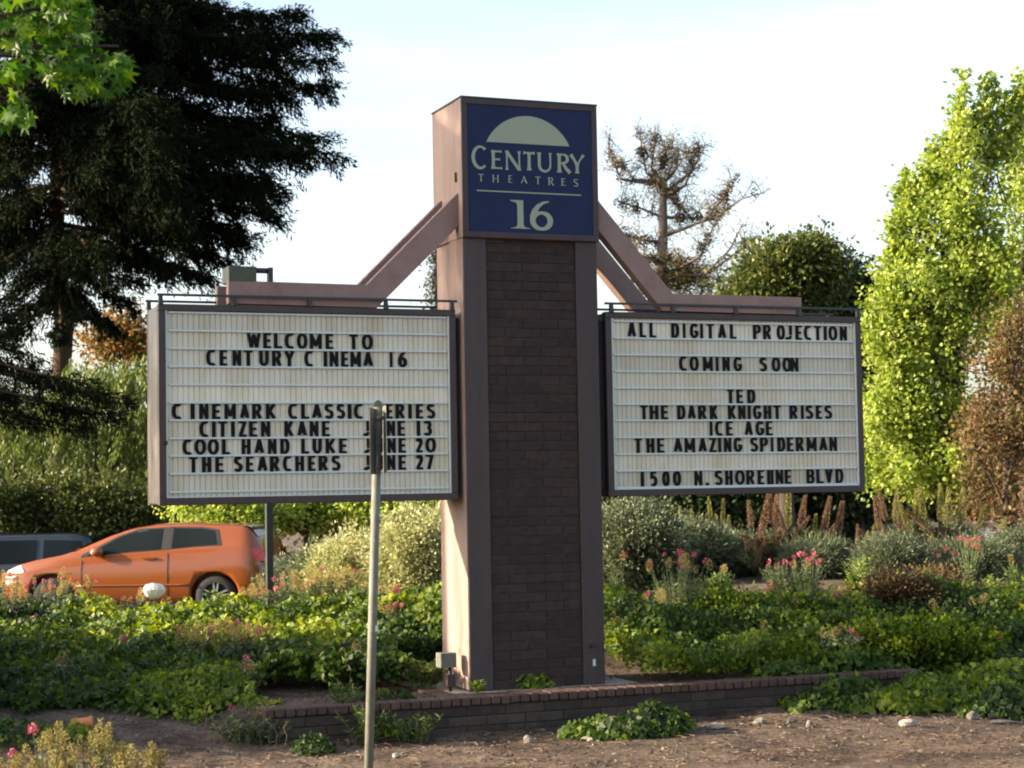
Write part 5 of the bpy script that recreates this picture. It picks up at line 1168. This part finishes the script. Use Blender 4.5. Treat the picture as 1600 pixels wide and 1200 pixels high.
tree('olive_tree', at(110, 37.5), U(115, 785, 37.5), .10, hzb, 'soft olive green trees and bushes directly behind the parked cars', 'tree', LM_oak, M_bark, per=60, crad=.38, L=.11, Wd=.06, dens=1.2, shell=.3, sprig=2)
# orange tinged tree
D10 = 50
tree('orange_tree', at(190, D10), U(195, 500, D10), .12, [B(190, 520, D10, 34, 34, 36), B(160, 540, D10, 26, 26, 24), B(215, 505, D10, 20, 28, 18), B(225, 545, D10, 30, 26, 24)], 'distant tree with orange tinged top left of the left marquee', 'tree', LM_orange, M_bark, per=50, crad=.45, L=.13, Wd=.09, shell=.3)
# lime bush low behind marquee
D11 = 33
tree('low_tree', at(470, D11), U(480, 790, D11), .1, [B(440, 800, D11, 70, 30, 60), B(520, 795, D11, 70, 35, 70), B(360, 800, D11, 70, 24, 50), B(600, 800, D11, 70, 35, 60), B(330, 770, D11, 60, 40, 50)], 'low bright green tree seen under the left marquee', 'tree', LM_lime, M_bark, per=80, crad=.3, L=.09, Wd=.07, shell=.4)

# redwoods
def redwood(name, base, topz, tr, branches, label, dep, sp_dens=1.0, L=.15, lm=LM_red, group=None):
    """branches: list of polylines of world points from trunk to tip"""
    TT = Thing(name, base, label, 'tree', group); mb = MB(); base = np.array(base)
    pts = [base+np.array([0, 0, -.2])]+[base+np.array([RNG.normal(0, .05), 0, (topz-base[2])*k/8]) for k in range(1, 9)]
    mb.tube(pts, [tr*(1.2 if k == 0 else 1-.7*k/8) for k in range(9)], 12)
    Ps = []; Ds = []; Vs = []
    for (pl, fat) in branches:
        pl = [np.array(p) for p in pl]; ln = sum(np.linalg.norm(pl[i+1]-pl[i]) for i in range(len(pl)-1))
        mb.tube(pl, [max(.015, .07*(1-.85*i/(len(pl)-1))) for i in range(len(pl))], 6)
        ntw = int(ln*9*sp_dens)
        A = np.array(pl); seg = np.linspace(0, 1, len(pl))
        for k in range(ntw):
            t = random.random()**.75*.95+.05; p = np.array([np.interp(t, seg, A[:, c]) for c in range(3)]); t2 = min(1, t+.05); ax = nrm(np.array([np.interp(t2, seg, A[:, c]) for c in range(3)])-np.array([np.interp(t2-.06, seg, A[:, c]) for c in range(3)]))
            side = nrm(np.cross(ax, [0, 0, 1]))*random.choice((-1, 1)); tl = fat*random.uniform(.35, 1.0)*(1.15-.55*t)
            dirt = nrm(ax*.75+side*random.uniform(.1, .9)+np.array([0, 0, random.uniform(-.85, .42)])+rdir(1)[0]*.3)
            m = int(46*tl*sp_dens)+6; s_ = RNG.random(m); q = p+dirt*(s_*tl)[:, None]+np.array([0, 0, -.28])*(s_**2*tl)[:, None]+RNG.normal(0, .05+.04*tl, (m, 3))
            Ps.append(q); Ds.append(nrm(dirt*.6+rdir(m)*.55+np.array([0, 0, -.35]))); Vs.append(np.full(m, random.gauss(.45, .18))+RNG.normal(0, .12, m))
    part(TT, 'trunk', mb, M_rbark)
    P = np.concatenate(Ps); D = np.concatenate(Ds); n = len(P)
    leafobj('crown', TT.o, TT.loc, P, D, rdir(n), L*RNG.uniform(.6, 1.4, n), L*.25*RNG.uniform(.8, 1.3, n), np.concatenate(Vs), mat=lm); return TT, n
DR = 47.0
bx = at(95, DR)
spec = [  # (tip px, tip py, start py, fatness, depth offset)
 (430, -60, -120, 1.2, 0), (330, 20, -60, 1.3, .5), (480, 25, -10, 1.2, 0), (535, 55, 20, 1.2, .2), (515, 95, 60, 1.3, -.5), (470, 70, 30, 1.4, 1), (400, 60, 20, 1.4, -1), (300, 60, 10, 1.5, 2), (250, 40, -20, 1.5, -2),
 (525, 135, 80, 1.0, 0), (470, 150, 100, 1.3, 1), (420, 140, 110, .9, -.5), (290, 110, 70, 1.2, 2), (240, 110, 60, 1.6, -2),
 (535, 240, 170, 1.2, 0), (520, 215, 150, 1.1, .4), (480, 235, 190, 1.3, -.6), (450, 190, 140, 1.3, 1), (400, 225, 200, 1.5, -1), (340, 240, 200, 1.5, 1.5), (280, 215, 180, 1.4, -2),
 (455, 300, 250, 1.2, 0), (440, 330, 270, 1.2, .5), (400, 290, 230, 1.5, -1), (430, 280, 220, 1.2, 1.2), (350, 300, 260, 1.6, 1.5), (280, 290, 250, 1.5, -2),
 (395, 375, 310, 1.1, 0), (360, 405, 330, 1.0, .5), (330, 430, 350, .9, -.5), (370, 355, 300, 1.4, 1), (290, 370, 320, 1.4, -1), (250, 340, 300, 1.4, 1.5), (300, 425, 370, .9, 1), (260, 410, 370, 1.0, -1),
 (200, 470, 410, .8, 0), (180, 510, 440, .9, .5), (150, 500, 430, .8, -.6), (215, 440, 400, .7, .2), (130, 420, 380, .8, 1),
 (-60, 60, 20, 1.6, 1), (-80, 160, 120, 1.6, -1), (0, 110, 80, 1.6, 2), (-40, 230, 190, 1.5, 1), (0, 200, 170, 1.5, -2), (60, 180, 150, 1.6, 3), (150, 140, 100, 1.8, 3), (170, 200, 160, 1.8, -3), (160, 260, 220, 1.6, 3), (200, 300, 260, 1.5, 3), (10, 20, -30, 1.8, -3), (150, 40, -10, 1.8, -3), (200, 70, 30, 1.8, 3),
 (-60, 330, 290, 1.2, 1), (-70, 400, 360, 1.2, -1), (60, 400, 350, .6, -3), (125, 430, 380, .6, -3), (70, 470, 420, .5, -3), (125, 490, 440, .5, -3), (95, 530, 480, .45, -3), (0, 340, 310, .9, 2), (30, 430, 390, .9, 1), (40, 480, 440, .8, -1), (-40, 480, 430, 1.3, 0), (0, 520, 480, 1.2, 1)]
for _ in range(80):
    tx_ = random.uniform(-60, 330); ty_ = random.uniform(-60, 430)
    if (15 < tx_ < 95 and 240 < ty_ < 310) or (100 < tx_ < 150 and 300 < ty_ < 370): continue
    spec.append((tx_, ty_, ty_-random.uniform(20, 60), random.uniform(1.0, 1.5), random.uniform(-4.5, 3)))
brs = []
for (tx, ty, sy, fat, dz) in spec:
    if tx > 400: tx -= 14
    p0 = U(95, sy, DR); p2 = U(tx, ty, DR+dz); m1 = p0+(p2-p0)*.35; m1[2] += .10*np.linalg.norm(p2-p0)*.5; m2 = p0+(p2-p0)*.72; m2[2] += .02
    m2[2] -= .12; brs.append(([p0, m1, m2, p2], fat))
RWD, nn_ = redwood('redwood_tree', bx, 17.5, .33, brs, 'huge dark redwood filling the upper left with drooping branches', DR, 1.6, L=.16, group='redwood trees')
# nearer low boughs at left edge
DQ = 36.0
bq = at(-160, DQ); brs = []
for (tx, ty, sy, fat, dz) in [(200, 625, 560, .8, 0), (185, 650, 590, .7, .3), (140, 600, 540, .8, -.4), (120, 640, 580, .9, .6), (150, 670, 620, .6, .2), (60, 560, 500, .9, 0), (80, 590, 530, .9, .5), (40, 620, 570, .9, -.6), (60, 660, 610, .7, 0), (30, 500, 440, .8, .3), (20, 540, 470, .9, -.4), (-20, 460, 400, .9, 0), (-400, 600, 540, 1.0, 0), (-380, 480, 420, 1.0, 0.5), (-100, 520, 450, 1.2, -1.5), (-250, 560, 500, 1.2, 1.5), (0, 420, 350, .8, .5), (-150, 300, 260, 1.0, 1), (-350, 350, 300, 1.0, -1)]:
    p0 = U(-160, sy, DQ); p2 = U(tx, ty, DQ+dz); m1 = p0+(p2-p0)*.35; m1[2] += .12; m2 = p0+(p2-p0)*.72; brs.append(([p0, m1, m2, p2], fat*.8))
redwood('redwood_tree', bq, 11, .22, brs, 'nearer redwood whose low dark boughs reach in from the left edge', DQ, 1.5, L=.12, group='redwood trees')
# redwood outside the left of the frame, whose shade dapples the tower
def side_tree(px, dep, z0, z1, R_, label, n=64, seed=3, dens=1.0):
    rr = random.Random(seed); b = at(px, dep); brs = []
    for i in range(n):
        z = z0+(z1-z0)*(i/n); a_ = rr.uniform(0, 2*PI); r_ = R_*(1.1-.6*i/n)*rr.uniform(.7, 1.1); c = np.array([b[0], b[1], z]); t_ = c+np.array([math.cos(a_)*r_, math.sin(a_)*r_, -r_*.15]); m1 = c+(t_-c)*.5; m1[2] += .12
        brs.append(([c, m1, t_], 1.0))
    redwood('redwood_tree', b, z1, .3, brs, label, dep, dens, L=.2, group='redwood trees')
side_tree(-1500, 18.3, 7.2, 17.0, 3.7, 'redwood standing left of the picture whose shade dapples the tower', dens=1.0)
shrub('shade_shrub', -330, 17.4, .9, 2.1, 'unseen dense shrub added outside the left of the picture to shade the dirt strip', LM_oak, ncl=200, L=.1, Wd=.06, crad=.3)  # both shrubs added out of view to shade the lower left dirt
shrub('shade_shrub', -430, 19.0, 1.0, 2.4, 'second unseen shrub added outside the left of the picture to shade below the bank', LM_oak, ncl=200, L=.1, Wd=.06, crad=.3)
for hx, hd in ((-330, 37.5), (-420, 40), (-300, 42)):  # evergreens added out of view to darken the lower pepper tree
    tree('shade_evergreen', at(hx, hd), at(hx, hd)+np.array([0, 0, 3.0]), .12, [(at(hx, hd)+np.array([0, 0, 2.2]), (1.8, 1.6, 1.9), 120)], {-330: 'bushy shade evergreen added left of the picture, closest behind the cars', -420: 'bushy shade evergreen added left of the picture, furthest from the frame edge', -300: 'bushy shade evergreen added left of the picture, deepest behind the lot'}[hx], 'tree', LM_oak, M_bark, per=60, crad=.4, L=.14, Wd=.09, group='shade evergreens added left of the picture')
# big leaved sweetgum branch top left
star = []
for k in range(5):
    a_ = rad(-108+54*k); 
    star.append((a_, [.78, .95, 1.0, .95, .78][k]))
pts = [(0, 0)]
for k in range(5):
    a_, r_ = star[k]; pts.append((r_*math.cos(a_), r_*math.sin(a_)))
    if k < 4: a2 = (star[k][0]+star[k+1][0])/2; pts.append((.36*math.cos(a2), .36*math.sin(a2)))
STAR = np.array([(p[0], p[1], -.22*math.hypot(*p)**2) for p in pts])
D12 = 10.2
b = at(-260, D12); GT = Thing('sweetgum_tree', b, 'near tree whose star shaped green leaves hang into the top left corner', 'tree', 'lime green trees')
mb = MB(); tz = 7.0
mb.tube([b-np.array([0, 0, .2]), b+np.array([0, 0, 2.5]), b+np.array([.1, 0, tz])], [.17, .13, .05], 10)
P = []; 
CL = [(30, 20, 46, 52), (90, 40, 46, 58), (130, 70, 30, 26), (60, 85, 40, 34), (120, 125, 38, 40), (165, 120, 36, 44), (185, 105, 18, 14), (95, 110, 34, 30), (15, 120, 26, 24), (25, 170, 22, 26), (12, 60, 26, 26), (120, 20, 30, 26), (10, 195, 14, 12), (38, 195, 12, 8)]
for (cx, cy, r_, n_) in CL:
    c = U(cx, cy, D12); mb.tube([b+np.array([0, 0, 3.9+random.random()]), (b+np.array([0, 0, 4.4])+c)/2+np.array([0, 0, .25]), c+np.array([0, 0, .12])], [.03, .018, .006], 6)
    for i in range(n_):
        a_ = random.uniform(0, 2*PI); q = r_*math.sqrt(random.random()); P.append(U(cx+q*math.cos(a_), cy+q*math.sin(a_)*.9-8, D12+random.uniform(-.25, .25)))
extra = []
for i in range(1500):
    d_ = rdir(1)[0]; extra.append(b+np.array([0, 0, 5.6])+d_*np.array([1.3, 1.3, 1.9])*random.uniform(.4, 1))
part(GT, 'trunk', mb, M_bark)
P = np.array(P); n = len(P)
lmesh = [leafmesh(np.zeros((1, 3)), np.array([[1., 0, 0]]), np.array([[0., 0, 1]]), .068, .068, v_, shape=STAR, mat=LM_gum, name='leaf') for v_ in (.1, .3, .45, .6, .8, 1.0)]
random.shuffle(P_ := list(P))
for i, p in enumerate(P_[:300]):
    o = bpy.data.objects.new('leaf', random.choice(lmesh[:5] if random.random() > .12 else lmesh[5:])); link(o, GT.o); o.location = p-GT.loc
    dd = Vector(nrm(np.array([random.gauss(0, .45), random.gauss(0, .45), -1.0]))); face = Vector(nrm(-fw+rdir(1)[0]*.9)); s_ = face.cross(dd).normalized(); nz_ = dd.cross(s_)
    o.matrix_local = Matrix.Translation(Vector(p-GT.loc)) @ Matrix((dd, s_, nz_)).transposed().to_4x4() @ Matrix.Scale(random.uniform(.7, 1.2), 4)
rest = P_[300:]+[e for e in extra]
R_ = np.array(rest); n = len(R_); D = nrm(RNG.normal(0, .45, (n, 3))+np.array([0, 0, -1.])); 
leafobj('crown', GT.o, GT.loc, R_, D, nrm(-fw+RNG.normal(0, .6, (n, 3))), .07*RNG.uniform(.7, 1.2, n), .07, RNG.beta(2, 2.4, n), shape=STAR, mat=LM_gum, kind='stuff')

# far tree line closing the background
def far_line():
    bl_ = []
    for px in range(-900, 2500, 55):
        dep = 70+random.uniform(-6, 6); hpx = random.uniform(20, 70)
        bl_.append(B(px, 770-hpx*.5, dep, 55, 30+hpx*.6, 46))
    P, O, V_ = clumps(bl_, 60, 1.1, 1, .3); n = len(P)
    o = leafobj('distant_tree_line', None, (0, 0, 0), P, nrm(O+RNG.normal(0, .6, (n, 3))), rdir(n), .42*RNG.uniform(.6, 1.3, n), .3, V_, mat=LM_oak, kind='stuff')
    tag(o, 'distant green tree line closing the view behind the parking lot', 'trees')
far_line()
# pale building glimpsed at right edge
g = G(1600, 48); WB = Thing('white_building', g, 'pale building glimpsed low behind the shrubs at the right edge', 'building')
c0 = U(1560, 830, 48); c1 = U(1760, 830, 48)
mbb = MB(); pa = U(1578, 835, 48); pb_ = U(1750, 835, 50); 
e = (pb_-pa); zt_ = U(1560, 826, 48)[2]; nn2 = np.array([-e[1], e[0], 0]); nn2 = nn2/np.linalg.norm(nn2)*4
q = [pa, pb_, pb_+nn2, pa+nn2]
mbb.add([(p[0], p[1], -.8) for p in q]+[(p[0], p[1], zt_) for p in q], [(0, 1, 5, 4), (1, 2, 6, 5), (2, 3, 7, 6), (3, 0, 4, 7), (4, 5, 6, 7)])
part(WB, 'wall', mbb, mk('pale_render', (.25, .26, .27), .8))
part(WB, 'roof', MB().add([(p[0], p[1], zt_+.005) for p in q]+[(p[0], p[1], zt_+.10) for p in q], [(0, 1, 5, 4), (1, 2, 6, 5), (2, 3, 7, 6), (3, 0, 4, 7), (4, 5, 6, 7), (0, 3, 2, 1)]), M_frame)
